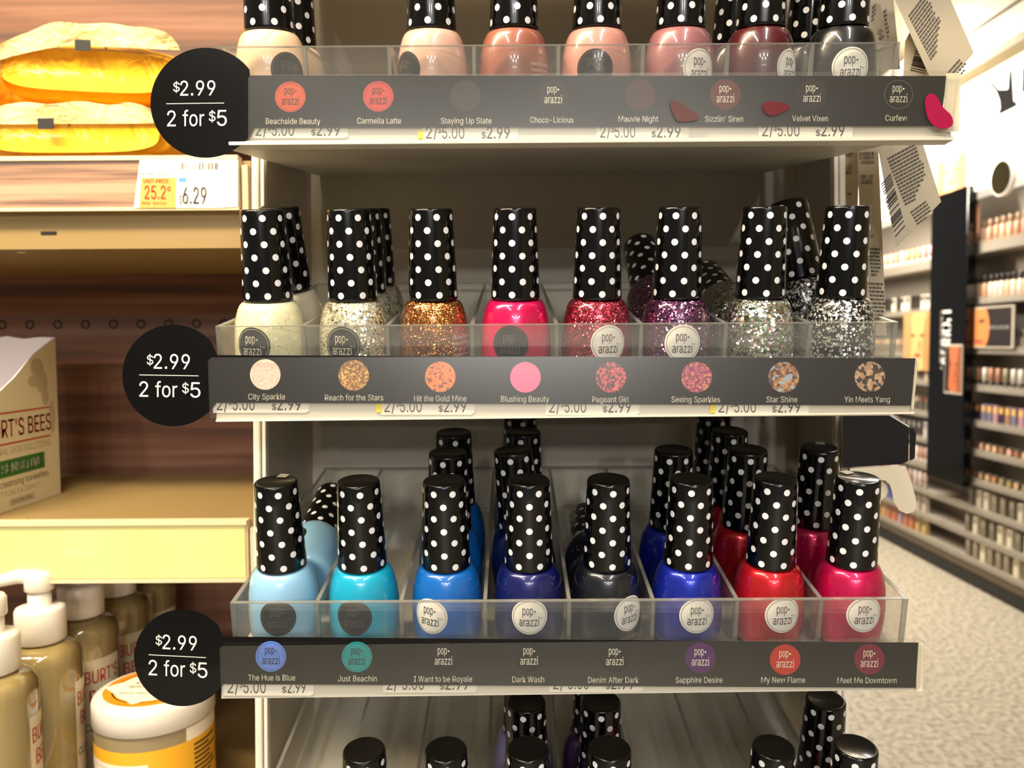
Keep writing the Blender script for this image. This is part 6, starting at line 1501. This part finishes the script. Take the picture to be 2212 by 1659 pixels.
SAY = {'foundation_bottle': 'foundation bottle', 'lipstick': 'lipstick', 'makeup_box': 'small make-up box', 'powder_compact': 'powder compact', 'makeup_tube': 'make-up tube'}
ROWS = {  # bay: shelf index -> kind, colours, words, spacing
    'near': [('foundation_bottle', ['#dcb494', '#e6c8ae', '#c8987a'], '#b89a7c', 'peach', 58), ('foundation_bottle', ['#d0a07c', '#dcb898', '#e6d0bc'], '#2a2420', 'amber with black cap', 50),
             ('makeup_box', ['#8c8478', '#a49a8c'], '#3c3630', 'grey', 56), ('makeup_tube', ['#a8785c', '#8c8468', '#c8c0b4'], '#1c1814', 'orange and dark', 62),
             ('makeup_box', ['#94705c', '#3a2c3a', '#a88088', '#706c7c'], '#d8a860', 'bronze and violet', 55), ('powder_compact', ['#e0b080', '#e8a890', '#a86848'], '#5c544a', 'skin toned', 62),
             ('powder_compact', ['#d0a478', '#c0824c', '#a48c58'], '#5c544a', 'golden', 62), ('makeup_box', ['#c8bca8', '#6c6454', '#7a705e'], '#8c8270', 'beige', 70),
             ('makeup_box', ['#d8ccb0', '#6c6454', '#706a58'], '#8c8270', 'pale cream', 72), ('makeup_box', ['#e0d4b4', '#7a705e', '#8a7c6a'], '#a09480', 'ivory', 74)],
    'far': [('makeup_tube', ['#d8a078', '#e8d4c8', '#9c9088', '#e0a0a0'], '#e8dcd0', 'pink and silver', 70), ('makeup_box', ['#e0d8c8', '#3a342c', '#d0c4b0'], '#2a2620', 'white and black', 62),
            ('lipstick', ['#c8a080', '#e0c8a8'], '#8a7c6c', 'pale gold', 60), ('makeup_box', ['#d8c0a4', '#6a5a4c'], '#e0d4c0', 'light tan', 66), ('lipstick', ['#c0b4a8', '#8a5a4a'], '#6a6258', 'silver capped', 60),
            ('makeup_box', ['#c0b8b4', '#463e38'], '#8c847c', 'silver', 66), ('makeup_tube', ['#e0c8b4', '#b08c7c'], '#c8b8a8', 'nude', 58), ('makeup_tube', ['#b89c90', '#8c6c64', '#d0c0b8'], '#a09088', 'rose brown', 58),
            ('makeup_box', ['#c0b0a0', '#c88c6c', '#6a6aa0'], '#544c44', 'copper and blue', 76), ('makeup_box', ['#c8a870', '#c87c5c', '#b898a0'], '#544c44', 'tan and pink', 76)]}
RANGE = {'near': (3990, 4630), 'far': (5110, 6150)}
WHERE = ['on the top shelf', 'on the second shelf', 'on the third shelf', 'on the fourth shelf', 'on the fifth shelf', 'on the sixth shelf', 'on the seventh shelf', 'on the eighth shelf', 'on the ninth shelf', 'on the lowest shelf']
for nm in ROWS:
    ya, yb = RANGE[nm]
    for i, (kind, cols, c2, say, step) in enumerate(ROWS[nm]):
        z = ZS[i] - (40 if nm == 'far' and i < 3 else 0)
        y = ya + random.uniform(0, 15)
        lab = '%s %s %s, %s the black pillar' % (say, SAY[kind], WHERE[i], 'right of' if nm == 'near' else 'left of')
        while y < yb:
            o = bpy.data.objects.new(kind, prod_mesh(kind, random.choice(cols), c2))
            COL.objects.link(o)
            o.location = ((X0 + 34) * .001, y * .001, (z + .3) * .001)
            tag(o, lab, SAY[kind], say + ' row ' + WHERE[i] + (' right' if nm == 'near' else ' left') + ' of the pillar')
            y += step * random.uniform(.95, 1.15)
